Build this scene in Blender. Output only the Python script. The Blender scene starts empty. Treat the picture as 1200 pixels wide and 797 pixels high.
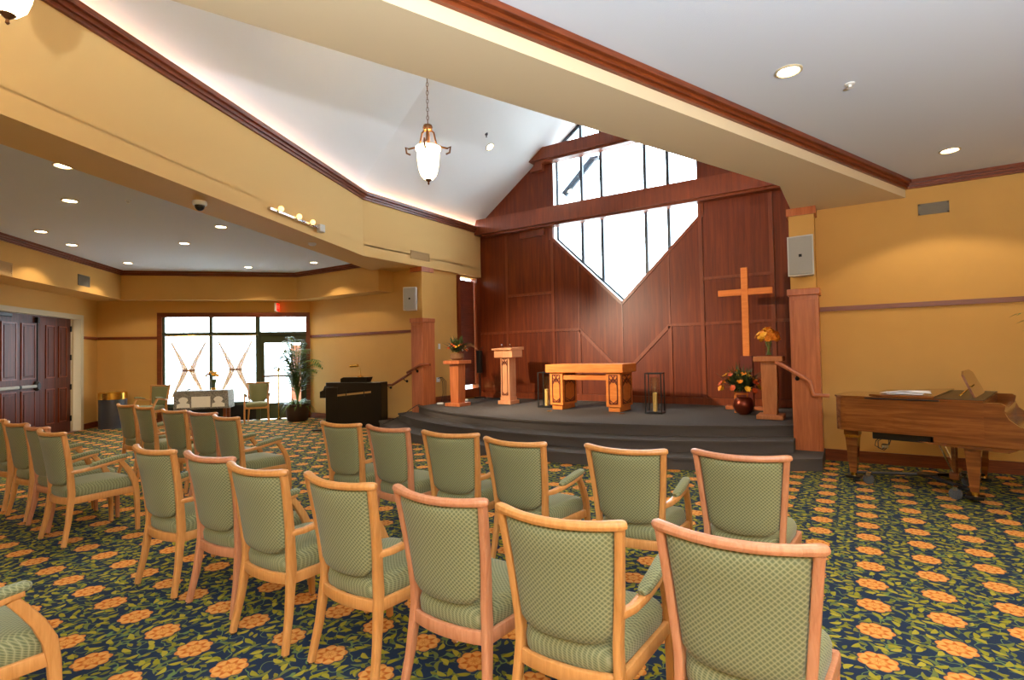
import bpy, math, random
import numpy as np
from mathutils import Matrix, Vector
random.seed(7)
scene = bpy.context.scene
COL = scene.collection
# ------------------------------------------------------------------ camera
FPX, EYE, PITCH, ROLL, HEAD = 624.0, 1.52, 0.0252, -0.01956, math.radians(32.7)
_fw = np.array([-math.sin(HEAD), math.cos(HEAD), 0]); _rt = np.array([math.cos(HEAD), math.sin(HEAD), 0]); _up = np.array([0, 0, 1.0])
CF = _fw*math.cos(PITCH) + _up*math.sin(PITCH)
CU0 = -_fw*math.sin(PITCH) + _up*math.cos(PITCH)
CR = _rt*math.cos(ROLL) + CU0*math.sin(ROLL)
CU = CU0*math.cos(ROLL) - _rt*math.sin(ROLL)
CPOS = np.array([0, 0, EYE])
cam = bpy.data.cameras.new('camera'); cam.sensor_width = 36; cam.lens = FPX/1200*36; cam.clip_start = 0.05; cam.clip_end = 200
camo = bpy.data.objects.new('camera', cam); COL.objects.link(camo)
camo.matrix_world = Matrix(((CR[0], CU[0], -CF[0], 0), (CR[1], CU[1], -CF[1], 0), (CR[2], CU[2], -CF[2], EYE), (0, 0, 0, 1)))
scene.camera = camo
def ray(x, y): return CR*((x-600)/FPX) - CU*((y-398.5)/FPX) + CF
def at_z(x, y, z=0.0): r = ray(x, y); return CPOS + r*((z-EYE)/r[2])
def at_y(x, y, Y): r = ray(x, y); return CPOS + r*(Y/r[1])
def at_x(x, y, X): r = ray(x, y); return CPOS + r*(X/r[0])
def at_pl(x, y, p, n): r = ray(x, y); n = np.array(n, float); return CPOS + r*(((np.array(p)-CPOS)@n)/(r@n))
# ------------------------------------------------------------------ world, exposure
scene.view_settings.view_transform = 'Standard'; scene.view_settings.look = 'None'
scene.view_settings.gamma = 1.0; scene.view_settings.use_curve_mapping = False
scene.view_settings.exposure = 0.68
w = bpy.data.worlds.new('world'); scene.world = w; w.use_nodes = True
bg = w.node_tree.nodes['Background']; bg.inputs['Color'].default_value = (0.93, 0.96, 1.0, 1); bg.inputs['Strength'].default_value = 11.0
def lamp(name, kind, loc, energy, color=(1, 1, 1), aim=None, **kw):
    l = bpy.data.lights.new(name, kind); l.energy = energy; l.color = color
    for k, v in kw.items(): setattr(l, k, v)
    o = bpy.data.objects.new(name, l); COL.objects.link(o); o.location = loc
    if aim is not None:
        d = Vector(aim) - Vector(loc); o.rotation_euler = d.to_track_quat('-Z', 'Y').to_euler()
    return o
# the photographer's flash, bounced off the ceiling above and behind the camera
lamp('bounce_flash', 'SPOT', (1.6, -1.7, 1.3), 2200, (0.80, 0.90, 1.0), (1.8, -1.5, 3.6), spot_size=math.radians(168), spot_blend=0.5, shadow_soft_size=0.08)
# ------------------------------------------------------------------ materials
def nmat(name):
    m = bpy.data.materials.new(name); m.use_nodes = True
    nt = m.node_tree; return m, nt, nt.nodes['Principled BSDF']
def N(nt, t, **kw):
    n = nt.nodes.new(t)
    for k, v in kw.items(): setattr(n, k, v)
    return n
def L(nt, a, b): nt.links.new(a, b)
def S(v):  # srgb 0-255 -> linear
    return tuple(((c/255)/12.92 if c/255 <= 0.04045 else ((c/255+0.055)/1.055)**2.4) for c in v) + (1,)
def plain(name, rgb, rough=0.6, metal=0.0, spec=0.5, noise=0.0, nscale=20, emit=None, estr=0, bump=0.0, trans=0.0, ior=1.45, alpha=1.0):
    m, nt, b = nmat(name); c = S(rgb)
    b.inputs['Roughness'].default_value = rough; b.inputs['Metallic'].default_value = metal
    b.inputs['Specular IOR Level'].default_value = spec; b.inputs['Base Color'].default_value = c
    b.inputs['Transmission Weight'].default_value = trans; b.inputs['IOR'].default_value = ior; b.inputs['Alpha'].default_value = alpha
    if noise or bump:
        tc = N(nt, 'ShaderNodeTexCoord'); nz = N(nt, 'ShaderNodeTexNoise'); nz.inputs['Scale'].default_value = nscale; nz.inputs['Detail'].default_value = 4
        L(nt, tc.outputs['Object'], nz.inputs['Vector'])
        if noise:
            mx = N(nt, 'ShaderNodeMix', data_type='RGBA')
            mx.inputs['A'].default_value = tuple(x*(1-noise) for x in c[:3])+(1,); mx.inputs['B'].default_value = tuple(min(1, x*(1+noise)) for x in c[:3])+(1,)
            L(nt, nz.outputs['Fac'], mx.inputs['Factor']); L(nt, mx.outputs['Result'], b.inputs['Base Color'])
        if bump:
            bp = N(nt, 'ShaderNodeBump'); bp.inputs['Strength'].default_value = bump; bp.inputs['Distance'].default_value = 0.01
            L(nt, nz.outputs['Fac'], bp.inputs['Height']); L(nt, bp.outputs['Normal'], b.inputs['Normal'])
    if emit: b.inputs['Emission Color'].default_value = S(emit); b.inputs['Emission Strength'].default_value = estr
    return m
def wood(name, a, c, grain=(26, 26, 1.6), rough=0.35, spec=0.5, coat=0.0, c3=None):
    m, nt, b = nmat(name)
    tc = N(nt, 'ShaderNodeTexCoord'); mp = N(nt, 'ShaderNodeMapping'); mp.inputs['Scale'].default_value = grain
    oi = N(nt, 'ShaderNodeObjectInfo'); av = N(nt, 'ShaderNodeVectorMath', operation='ADD')
    L(nt, tc.outputs['Object'], mp.inputs['Vector']); L(nt, mp.outputs['Vector'], av.inputs[0])
    sc = N(nt, 'ShaderNodeMath', operation='MULTIPLY'); sc.inputs[1].default_value = 37.0
    L(nt, oi.outputs['Random'], sc.inputs[0]); L(nt, sc.outputs[0], av.inputs[1])
    nz = N(nt, 'ShaderNodeTexNoise'); nz.inputs['Scale'].default_value = 1.0; nz.inputs['Detail'].default_value = 5; nz.inputs['Roughness'].default_value = 0.62; nz.inputs['Distortion'].default_value = 0.6
    L(nt, av.outputs[0], nz.inputs['Vector'])
    cr = N(nt, 'ShaderNodeValToRGB'); e = cr.color_ramp.elements
    e[0].position = 0.3; e[0].color = S(a); e[1].position = 0.72; e[1].color = S(c)
    if c3: k = cr.color_ramp.elements.new(0.52); k.color = S(c3)
    L(nt, nz.outputs['Fac'], cr.inputs['Fac']); L(nt, cr.outputs['Color'], b.inputs['Base Color'])
    b.inputs['Roughness'].default_value = rough; b.inputs['Specular IOR Level'].default_value = spec; b.inputs['Coat Weight'].default_value = coat; b.inputs['Coat Roughness'].default_value = 0.15
    return m
def mth(nt, op, a, b=None, c=None):
    n = N(nt, 'ShaderNodeMath', operation=op)
    for i, v in enumerate((a, b, c)):
        if v is None: continue
        if isinstance(v, (int, float)): n.inputs[i].default_value = v
        else: L(nt, v, n.inputs[i])
    return n.outputs[0]
def mixc(nt, f, a, b):
    n = N(nt, 'ShaderNodeMix', data_type='RGBA')
    for k, v in (('Factor', f), ('A', a), ('B', b)):
        if isinstance(v, (int, float, tuple)): n.inputs[k].default_value = v
        else: L(nt, v, n.inputs[k])
    return n.outputs['Result']
def step(nt, v, e, soft):   # 1 below e, 0 above
    n = N(nt, 'ShaderNodeMapRange'); n.interpolation_type = 'LINEAR'; n.clamp = True
    L(nt, v, n.inputs['Value']); n.inputs['From Min'].default_value = e-soft; n.inputs['From Max'].default_value = e+soft
    n.inputs['To Min'].default_value = 1; n.inputs['To Max'].default_value = 0
    return n.outputs['Result']
def carpet():
    m, nt, b = nmat('floral_carpet')
    geo = N(nt, 'ShaderNodeNewGeometry'); sx = N(nt, 'ShaderNodeSeparateXYZ'); L(nt, geo.outputs['Position'], sx.inputs[0])
    X, Y = sx.outputs[0], sx.outputs[1]
    SX, SY, PX, PY = 0.336, 0.332, 0.051, 0.143
    u = mth(nt, 'ADD', mth(nt, 'DIVIDE', mth(nt, 'SUBTRACT', X, PX), SX), 0.5)
    v = mth(nt, 'ADD', mth(nt, 'DIVIDE', mth(nt, 'SUBTRACT', Y, PY), SY), 0.5)
    lu = mth(nt, 'MULTIPLY', mth(nt, 'SUBTRACT', mth(nt, 'FRACT', u), 0.5), SX)
    lv = mth(nt, 'MULTIPLY', mth(nt, 'SUBTRACT', mth(nt, 'FRACT', v), 0.5), SY)
    par = mth(nt, 'ABSOLUTE', mth(nt, 'MODULO', mth(nt, 'ADD', mth(nt, 'FLOOR', u), mth(nt, 'FLOOR', v)), 2.0))
    r = mth(nt, 'SQRT', mth(nt, 'ADD', mth(nt, 'MULTIPLY', lu, lu), mth(nt, 'MULTIPLY', lv, lv)))
    th = mth(nt, 'ADD', mth(nt, 'ARCTAN2', lv, lu), mth(nt, 'MULTIPLY', par, 0.35))
    pet = mth(nt, 'ABSOLUTE', mth(nt, 'COSINE', mth(nt, 'MULTIPLY', th, 4.0)))
    R = mth(nt, 'ADD', 0.074, mth(nt, 'MULTIPLY', pet, 0.014))
    flower = step(nt, mth(nt, 'SUBTRACT', r, R), 0.0, 0.0025)
    # petals: pale veins, darker gaps
    rr = mth(nt, 'ADD', r, mth(nt, 'MULTIPLY', pet, 0.018))
    ring = mth(nt, 'SINE', mth(nt, 'MULTIPLY', rr, 145.0))
    pmask = step(nt, mth(nt, 'ADD', mth(nt, 'MULTIPLY', ring, 0.6), mth(nt, 'MULTIPLY', pet, -0.9)), -0.35, 0.45)
    fcol = mixc(nt, pmask, S((190, 98, 34)), S((224, 158, 80)))
    # scattered leaves: ellipses at random angles from Voronoi cells
    vec = N(nt, 'ShaderNodeCombineXYZ'); L(nt, X, vec.inputs[0]); L(nt, Y, vec.inputs[1])
    def leaves(scale, a, bb, off, minr=0.0):
        ad = N(nt, 'ShaderNodeVectorMath', operation='ADD'); L(nt, vec.outputs[0], ad.inputs[0]); ad.inputs[1].default_value = (off, off*1.7, 0)
        vo = N(nt, 'ShaderNodeTexVoronoi', voronoi_dimensions='2D'); vo.inputs['Scale'].default_value = scale; vo.inputs['Randomness'].default_value = 0.9
        L(nt, ad.outputs[0], vo.inputs['Vector'])
        d = N(nt, 'ShaderNodeVectorMath', operation='SUBTRACT'); L(nt, ad.outputs[0], d.inputs[0]); L(nt, vo.outputs['Position'], d.inputs[1])
        dx = N(nt, 'ShaderNodeSeparateXYZ'); L(nt, d.outputs[0], dx.inputs[0])
        cs = N(nt, 'ShaderNodeSeparateColor'); L(nt, vo.outputs['Color'], cs.inputs[0])
        ang = mth(nt, 'MULTIPLY', cs.outputs[0], 6.283)
        ca, sa = mth(nt, 'COSINE', ang), mth(nt, 'SINE', ang)
        p = mth(nt, 'ADD', mth(nt, 'MULTIPLY', dx.outputs[0], ca), mth(nt, 'MULTIPLY', dx.outputs[1], sa))
        q = mth(nt, 'SUBTRACT', mth(nt, 'MULTIPLY', dx.outputs[1], ca), mth(nt, 'MULTIPLY', dx.outputs[0], sa))
        q = mth(nt, 'ADD', q, mth(nt, 'MULTIPLY', mth(nt, 'MULTIPLY', p, p), 8.0))
        pp = mth(nt, 'DIVIDE', p, a); qq = mth(nt, 'DIVIDE', q, bb)
        e = mth(nt, 'ADD', mth(nt, 'MULTIPLY', pp, pp), mth(nt, 'ABSOLUTE', qq))
        return step(nt, e, 1.0, 0.08), cs.outputs[1]
    base = S((37, 49, 68))
    l1, c1 = leaves(11.5, 0.035, 0.014, 0.0)
    l2, c2 = leaves(15.0, 0.024, 0.0108, 3.3)
    l3, c3 = leaves(8.5, 0.050, 0.011, 7.1)
    g1 = mixc(nt, c1, S((140, 134, 36)), S((170, 156, 54)))
    g2 = mixc(nt, c2, S((96, 102, 44)), S((142, 132, 40)))
    g3 = mixc(nt, c3, S((92, 106, 66)), S((124, 122, 42)))
    nz = N(nt, 'ShaderNodeTexNoise', noise_dimensions='2D'); nz.inputs['Scale'].default_value = 8.5; nz.inputs['Detail'].default_value = 1; L(nt, vec.outputs[0], nz.inputs['Vector'])
    stem = step(nt, mth(nt, 'ABSOLUTE', mth(nt, 'SUBTRACT', nz.outputs['Fac'], 0.5)), 0.013, 0.006)
    col = mixc(nt, stem, base, S((104, 124, 70)))
    col = mixc(nt, l3, col, g3); col = mixc(nt, l2, col, g2); col = mixc(nt, l1, col, g1)
    # a dark halo keeps the flowers clear of leaves
    halo = step(nt, mth(nt, 'SUBTRACT', r, R), 0.012, 0.006)
    col = mixc(nt, mth(nt, 'MULTIPLY', halo, 0.85), col, base)
    col = mixc(nt, flower, col, fcol)
    L(nt, col, b.inputs['Base Color']); b.inputs['Roughness'].default_value = 0.95; b.inputs['Specular IOR Level'].default_value = 0.1
    fz = N(nt, 'ShaderNodeTexNoise'); fz.inputs['Scale'].default_value = 420; L(nt, geo.outputs['Position'], fz.inputs['Vector'])
    bp = N(nt, 'ShaderNodeBump'); bp.inputs['Strength'].default_value = 0.35; bp.inputs['Distance'].default_value = 0.004
    L(nt, fz.outputs['Fac'], bp.inputs['Height']); L(nt, bp.outputs['Normal'], b.inputs['Normal'])
    return m
def fabric(name, ax, k=1.0):
    m, nt, b = nmat(name)
    tc = N(nt, 'ShaderNodeTexCoord'); sx = N(nt, 'ShaderNodeSeparateXYZ'); L(nt, tc.outputs['Object'], sx.inputs[0])
    U, V = sx.outputs[ax[0]], sx.outputs[ax[1]]
    if ax == (0, 1): U, V = mth(nt, 'ADD', U, sx.outputs[2]), mth(nt, 'ADD', V, sx.outputs[2])
    w1 = 2*math.pi/0.019
    a = mth(nt, 'COSINE', mth(nt, 'MULTIPLY', U, w1)); c = mth(nt, 'COSINE', mth(nt, 'MULTIPLY', V, w1))
    t = mth(nt, 'MULTIPLY', mth(nt, 'ADD', a, c), 0.5)          # diagonal dot lattice, both signs
    s = mth(nt, 'ABSOLUTE', t)
    dot = step(nt, s, 0.62, 0.06); line = step(nt, s, 0.16, 0.08)
    col = mixc(nt, dot, S((102, 106, 72)), S((124, 126, 86)))
    col = mixc(nt, line, col, S((150, 148, 108)))
    L(nt, col, b.inputs['Base Color']); b.inputs['Roughness'].default_value = 0.8; b.inputs['Specular IOR Level'].default_value = 0.25
    b.inputs['Sheen Weight'].default_value = 0.15
    return m
def glassmat(name, tint=(235, 245, 250), gloss=0.06):
    m = bpy.data.materials.new(name); m.use_nodes = True; nt = m.node_tree; nt.nodes.clear()
    o = N(nt, 'ShaderNodeOutputMaterial'); tr = N(nt, 'ShaderNodeBsdfTransparent'); gl = N(nt, 'ShaderNodeBsdfGlossy'); mx = N(nt, 'ShaderNodeMixShader')
    tr.inputs['Color'].default_value = S(tint); gl.inputs['Roughness'].default_value = 0.03; mx.inputs['Fac'].default_value = gloss
    L(nt, tr.outputs[0], mx.inputs[1]); L(nt, gl.outputs[0], mx.inputs[2]); L(nt, mx.outputs[0], o.inputs['Surface'])
    return m
def sheer(name, rgb, tr_amt, dif=0.5):
    m = bpy.data.materials.new(name); m.use_nodes = True; nt = m.node_tree; nt.nodes.clear()
    o = N(nt, 'ShaderNodeOutputMaterial'); tr = N(nt, 'ShaderNodeBsdfTransparent'); tl = N(nt, 'ShaderNodeBsdfTranslucent'); df = N(nt, 'ShaderNodeBsdfDiffuse')
    m1 = N(nt, 'ShaderNodeMixShader'); m2 = N(nt, 'ShaderNodeMixShader'); m1.inputs['Fac'].default_value = dif; m2.inputs['Fac'].default_value = tr_amt
    tl.inputs['Color'].default_value = S(rgb); df.inputs['Color'].default_value = S(rgb)
    L(nt, tl.outputs[0], m1.inputs[1]); L(nt, df.outputs[0], m1.inputs[2]); L(nt, m1.outputs[0], m2.inputs[1]); L(nt, tr.outputs[0], m2.inputs[2]); L(nt, m2.outputs[0], o.inputs['Surface'])
    return m
def lacemat(name):
    m = bpy.data.materials.new(name); m.use_nodes = True; nt = m.node_tree; b = nt.nodes['Principled BSDF']
    tc = N(nt, 'ShaderNodeTexCoord'); vo = N(nt, 'ShaderNodeTexVoronoi'); vo.inputs['Scale'].default_value = 38; vo.feature = 'DISTANCE_TO_EDGE'
    L(nt, tc.outputs['Object'], vo.inputs['Vector'])
    a = step(nt, vo.outputs['Distance'], 0.16, 0.04)
    col = mixc(nt, a, S((70, 66, 60)), S((150, 146, 136)))
    L(nt, col, b.inputs['Base Color']); b.inputs['Roughness'].default_value = 0.9
    return m
M = {}
M['carpet'] = carpet()
M['wall'] = plain('ochre_wall_paint', (208, 162, 92), 0.75, spec=0.2, noise=0.05, nscale=3.0)
M['cream'] = plain('cream_beam_paint', (224, 205, 170), 0.75, spec=0.2)
M['fascia'] = plain('pendant_warmed_cream_paint', (216, 178, 116), 0.75, spec=0.2)  # left beam: same cream paint, the pendants' warm light put into its colour
M['oakb'] = wood('brown_oak', (176, 104, 54), (204, 130, 76), (20, 20, 2), 0.4)
M['ceil'] = plain('white_ceiling_paint', (212, 218, 228), 0.9, spec=0.1, bump=0.15, nscale=180)
M['vault'] = plain('white_vault_paint', (228, 228, 228), 0.9, spec=0.1)
M['trim'] = wood('dark_trim_wood', (94, 40, 15), (138, 66, 29), (3, 3, 40), 0.35)
M['panel'] = wood('cherry_panel_wood', (84, 30, 7), (124, 53, 14), (16, 16, 0.9), 0.4, 0.35, c3=(104, 40, 11))
M['batten'] = wood('cherry_batten_wood', (100, 40, 14), (134, 60, 24), (16, 16, 1.2), 0.35)
M['colwood'] = wood('column_cherry_wood', (164, 88, 48), (202, 120, 74), (18, 18, 1.4), 0.3, c3=(184, 104, 60))
M['oak'] = wood('honey_oak', (190, 128, 66), (212, 152, 88), (60, 60, 6), 0.32)
M['oakp'] = wood('pink_oak', (182, 116, 78), (206, 144, 104), (60, 60, 6), 0.32)
M['altar'] = wood('altar_oak', (208, 114, 44), (230, 138, 62), (3, 20, 20), 0.4)
M['pale'] = wood('pale_lectern_maple', (218, 146, 100), (234, 166, 120), (20, 20, 2), 0.4)
M['fret'] = wood('dark_fretwork', (78, 24, 14), (112, 40, 22), (20, 20, 3), 0.4)
M['door'] = wood('mahogany_door', (66, 28, 18), (104, 48, 30), (18, 18, 1.0), 0.42, 0.35, c3=(84, 37, 22))
M['walnut'] = wood('walnut_piano', (92, 48, 18), (146, 88, 40), (1.6, 22, 22), 0.16, coat=0.6, c3=(118, 66, 27))
M['stepc'] = plain('charcoal_step_carpet', (88, 81, 76), 0.95, spec=0.1, noise=0.25, nscale=160, bump=0.4)
M['fabv'] = fabric('green_lattice_fabric_back', (0, 2)); M['fabh'] = fabric('green_lattice_fabric_seat', (0, 1))
M['chrome'] = plain('chrome', (220, 220, 222), 0.15, metal=1.0)
M['brass'] = plain('brass', (212, 166, 74), 0.25, metal=1.0)
M['bronze'] = plain('bronze', (108, 72, 44), 0.4, metal=0.8)
M['black'] = plain('black_satin', (16, 15, 15), 0.35)
M['blackm'] = plain('black_metal', (26, 25, 24), 0.45, metal=0.3)
M['white'] = plain('white_plastic', (226, 226, 222), 0.5)
M['jamb'] = plain('door_jamb_paint', (196, 180, 146), 0.6)
M['greyg'] = plain('grey_speaker_grille', (168, 168, 164), 0.7, noise=0.15, nscale=300)
M['spk'] = plain('pale_speaker_case', (204, 204, 200), 0.5)
M['glass'] = glassmat('window_glass'); M['vglass'] = glassmat('clear_glass', (248, 252, 250), 0.06)
M['frame'] = plain('dark_window_frame', (46, 54, 66), 0.45)
M['gframe'] = plain('green_door_frame', (60, 66, 44), 0.45)
M['lamp'] = plain('lit_glass_shade', (255, 240, 205), 0.4, emit=(255, 226, 170), estr=7.0)
M['lens'] = plain('lit_downlight_lens', (255, 244, 220), 0.4, emit=(255, 236, 196), estr=14.0)
M['bulb'] = plain('lit_bulb', (255, 230, 180), 0.4, emit=(255, 200, 120), estr=1.6)
M['cove'] = plain('cove_rope_light', (255, 170, 110), 0.5, emit=(255, 120, 58), estr=2.2)
M['leaf'] = plain('palm_leaf', (92, 120, 46), 0.5, noise=0.35, nscale=9)
M['leafd'] = plain('dark_leaf', (58, 72, 34), 0.6, noise=0.35, nscale=12)
M['orange'] = plain('orange_petal', (232, 140, 24), 0.6, noise=0.2, nscale=30)
M['rust'] = plain('rust_petal', (186, 74, 26), 0.6, noise=0.25, nscale=30)
M['yellow'] = plain('yellow_petal', (236, 176, 40), 0.6, noise=0.15, nscale=30)
M['copper'] = plain('copper_pot', (112, 48, 28), 0.3, metal=0.7)
M['basket'] = plain('woven_basket', (120, 82, 48), 0.7, noise=0.5, nscale=60)
M['potd'] = plain('dark_planter', (56, 38, 26), 0.5)
M['candle'] = plain('candle_wax', (246, 190, 110), 0.5)
M['bin'] = plain('grey_bin_metal', (74, 74, 80), 0.4, metal=0.2)
M['paper'] = plain('sheet_paper', (232, 232, 236), 0.7)
M['lace'] = lacemat('lace_cloth'); M['lacew'] = plain('white_lace_motif', (236, 232, 220), 0.9, noise=0.12, nscale=90)
M['sheer'] = sheer('sheer_curtain', (250, 246, 236), 0.55); M['sheerd'] = sheer('gathered_sheer', (190, 136, 62), 0.05, 0.93)
M['tie'] = plain('brown_tieback', (128, 84, 40), 0.7)
M['blind'] = wood('blind_slat_wood', (92, 38, 20), (124, 58, 34), (20, 2, 20), 0.45)
M['ground'] = plain('outdoor_concrete', (196, 194, 188), 0.9, noise=0.1)
M['brick'] = plain('outdoor_brick', (170, 112, 84), 0.9, noise=0.15)
M['ventm'] = plain('tan_vent', (176, 140, 84), 0.6); M['ventg'] = plain('grey_vent', (120, 112, 96), 0.5)
M['red'] = plain('lit_exit_red', (220, 40, 30), 0.5, emit=(255, 40, 24), estr=1.2)
M['cable'] = plain('dark_cable', (30, 28, 26), 0.6)
M['rubber'] = plain('clear_caster', (104, 108, 112), 0.2, trans=0.5)
M['dgrey'] = plain('smoked_dome', (14, 14, 16), 0.08)
M['ebony'] = plain('satin_black_piano', (14, 12, 12), 0.3)
# ------------------------------------------------------------------ mesh builder
class MB:
    def __init__(s): s.v = []; s.f = []
    def add(s, vs, fs):
        o = len(s.v); s.v += [tuple(map(float, p)) for p in vs]; s.f += [tuple(i+o for i in q) for q in fs]; return s
    def box(s, x0, x1, y0, y1, z0, z1, c=0.0):
        if x1 < x0: x0, x1 = x1, x0
        if y1 < y0: y0, y1 = y1, y0
        if z1 < z0: z0, z1 = z1, z0
        if c <= 0:
            return s.add([(x0,y0,z0),(x1,y0,z0),(x1,y1,z0),(x0,y1,z0),(x0,y0,z1),(x1,y0,z1),(x1,y1,z1),(x0,y1,z1)],
                         [(3,2,1,0),(4,5,6,7),(0,1,5,4),(1,2,6,5),(2,3,7,6),(3,0,4,7)])
        c = min(c, (x1-x0)*.45, (y1-y0)*.45, (z1-z0)*.45)
        o = [(x0+c,y0),(x1-c,y0),(x1,y0+c),(x1,y1-c),(x1-c,y1),(x0+c,y1),(x0,y1-c),(x0,y0+c)]
        i = [(x0+c,y0+c),(x1-c,y0+c),(x1-c,y0+c),(x1-c,y1-c),(x1-c,y1-c),(x0+c,y1-c),(x0+c,y1-c),(x0+c,y0+c)]
        rings = [[(a,b,z0) for a,b in i],[(a,b,z0+c) for a,b in o],[(a,b,z1-c) for a,b in o],[(a,b,z1) for a,b in i]]
        return s.loft(rings, True)
    def loft(s, rings, caps=True, closed=True):
        n = len(rings[0]); vs = [p for r in rings for p in r]; fs = []
        for k in range(len(rings)-1):
            for j in range(n if closed else n-1):
                a, b = k*n+j, k*n+(j+1) % n; fs.append((a, b, b+n, a+n))
        if caps: fs.append(tuple(range(n-1, -1, -1))); fs.append(tuple(range((len(rings)-1)*n, len(rings)*n)))
        return s.add(vs, fs)
    def prism(s, poly, ax, a, b):
        """extrude a 2-D polygon; ax='z': (x,y), 'y': (x,z), 'x': (y,z)"""
        put = {'z': lambda p, t: (p[0], p[1], t), 'y': lambda p, t: (p[0], t, p[1]), 'x': lambda p, t: (t, p[0], p[1])}[ax]
        return s.loft([[put(p, a) for p in poly], [put(p, b) for p in poly]])
    def sweep(s, pts, wd, ht, up=(0, 0, 1), ch=0.25):
        """rounded-rectangle section swept on a path; wd across, ht along up"""
        pts = [np.array(p, float) for p in pts]; n = len(pts); up = np.array(up, float)
        W = wd if hasattr(wd, '__len__') else [wd]*n; Hh = ht if hasattr(ht, '__len__') else [ht]*n
        rings = []
        for k in range(n):
            t = pts[min(k+1, n-1)] - pts[max(k-1, 0)]; t = t/np.linalg.norm(t)
            sd = np.cross(t, up); sd = sd/max(np.linalg.norm(sd), 1e-9); u2 = np.cross(sd, t)
            a, b = W[k]/2, Hh[k]/2; c = min(a, b)*ch*2
            o = [(-a+c,-b),(a-c,-b),(a-c*.3,-b+c*.3),(a,-b+c),(a,b-c),(a-c*.3,b-c*.3),(a-c,b),(-a+c,b),(-a+c*.3,b-c*.3),(-a,b-c),(-a,-b+c),(-a+c*.3,-b+c*.3)]
            rings.append([pts[k]+sd*p+u2*q for p, q in o])
        return s.loft(rings)
    def tube(s, pts, r, n=8, caps=True):
        pts = [np.array(p, float) for p in pts]; k = len(pts); R = r if hasattr(r, '__len__') else [r]*k
        rings = []; prev = None
        for i in range(k):
            t = pts[min(i+1, k-1)] - pts[max(i-1, 0)]; t = t/max(np.linalg.norm(t), 1e-9)
            if prev is None: prev = np.array([0, 0, 1.0]) if abs(t[2]) < .9 else np.array([1.0, 0, 0])
            a = prev - t*(prev@t); a = a/np.linalg.norm(a); b = np.cross(t, a); prev = a
            rings.append([pts[i]+(a*math.cos(q)+b*math.sin(q))*R[i] for q in [2*math.pi*j/n for j in range(n)]])
        return s.loft(rings, caps)
    def lathe(s, prof, n=20, c=(0, 0, 0), caps=True):
        return s.loft([[(c[0]+r*math.cos(2*math.pi*j/n), c[1]+r*math.sin(2*math.pi*j/n), c[2]+z) for j in range(n)] for r, z in prof], caps)
    def ball(s, c, rx, ry=None, rz=None, n=10, k=6):
        ry = ry or rx; rz = rz or rx
        return s.loft([[(c[0]+rx*math.sin(t)*math.cos(2*math.pi*j/n), c[1]+ry*math.sin(t)*math.sin(2*math.pi*j/n), c[2]-rz*math.cos(t)) for j in range(n)]
                       for t in [math.pi*(i+.04)/(k+.08) for i in range(k+1)]])
    def leaf(s, a, d, ln, wd, up=(0, 0, 1), droop=0.0, seg=3):
        a = np.array(a, float); d = np.array(d, float); d = d/np.linalg.norm(d); sd = np.cross(d, up)
        if np.linalg.norm(sd) < 1e-3: sd = np.array([1.0, 0, 0])
        sd = sd/np.linalg.norm(sd); vs = []
        for i in range(seg+1):
            t = i/seg; c = a + d*ln*t + np.array([0, 0, -droop*ln*t*t]); w2 = wd*.5*math.sin(math.pi*(0.12+0.86*t))
            vs += [c-sd*w2, c+sd*w2]
        return s.add(vs, [(2*i, 2*i+1, 2*i+3, 2*i+2) for i in range(seg)])
    def build(s, name, mat, parent=None, loc=None, rot=None, smooth=True, ang=35):
        me = bpy.data.meshes.new(name); me.from_pydata(s.v, [], s.f); me.update()
        if mat is not None: me.materials.append(M[mat] if isinstance(mat, str) else mat)
        import bmesh
        bm = bmesh.new(); bm.from_mesh(me); bmesh.ops.recalc_face_normals(bm, faces=bm.faces); bm.to_mesh(me); bm.free()
        if smooth:
            me.polygons.foreach_set('use_smooth', [True]*len(me.polygons))
            try: me.set_sharp_from_angle(angle=math.radians(ang))
            except Exception: pass
        o = bpy.data.objects.new(name, me); COL.objects.link(o)
        if parent is not None: o.parent = parent
        if loc is not None: o.location = loc
        if rot is not None: o.rotation_euler = (0, 0, rot)
        return o
def tag(o, label, cat, group=None):
    o['label'] = label; o['category'] = cat
    if group: o['group'] = group
    return o
def thing(name, label, cat, loc=(0, 0, 0), rz=0.0, group=None):
    o = bpy.data.objects.new(name, None); COL.objects.link(o); o.location = tuple(float(c) for c in loc); o.rotation_euler = (0, 0, rz); o.empty_display_size = 0.1
    return tag(o, label, cat, group)
def struct(o, label=None):
    o['kind'] = 'structure'
    if label: o['label'] = label
    return o
def copy_tree(o, parent=None):
    c = o.copy(); COL.objects.link(c); c.parent = parent
    for ch in list(o.children): copy_tree(ch, c)
    return c
def offs(path, d):
    """offset a 2-D polyline to its left by d, mitred"""
    P = [np.array(p, float) for p in path]; out = []
    for i in range(len(P)):
        ns = []
        if i > 0: t = P[i]-P[i-1]; t /= np.linalg.norm(t); ns.append(np.array([-t[1], t[0]]))
        if i < len(P)-1: t = P[i+1]-P[i]; t /= np.linalg.norm(t); ns.append(np.array([-t[1], t[0]]))
        n = sum(ns); n = n/np.linalg.norm(n); out.append(P[i] + n*d/max(0.3, n@ns[0]))
    return [tuple(p) for p in out]
def ribbon(mb, path, d0, d1, z0, z1):
    a = offs(path, d0); b = offs(path, d1)
    for i in range(len(path)-1): mb.prism([a[i], a[i+1], b[i+1], b[i]], 'z', z0, z1)
    return mb
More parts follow.
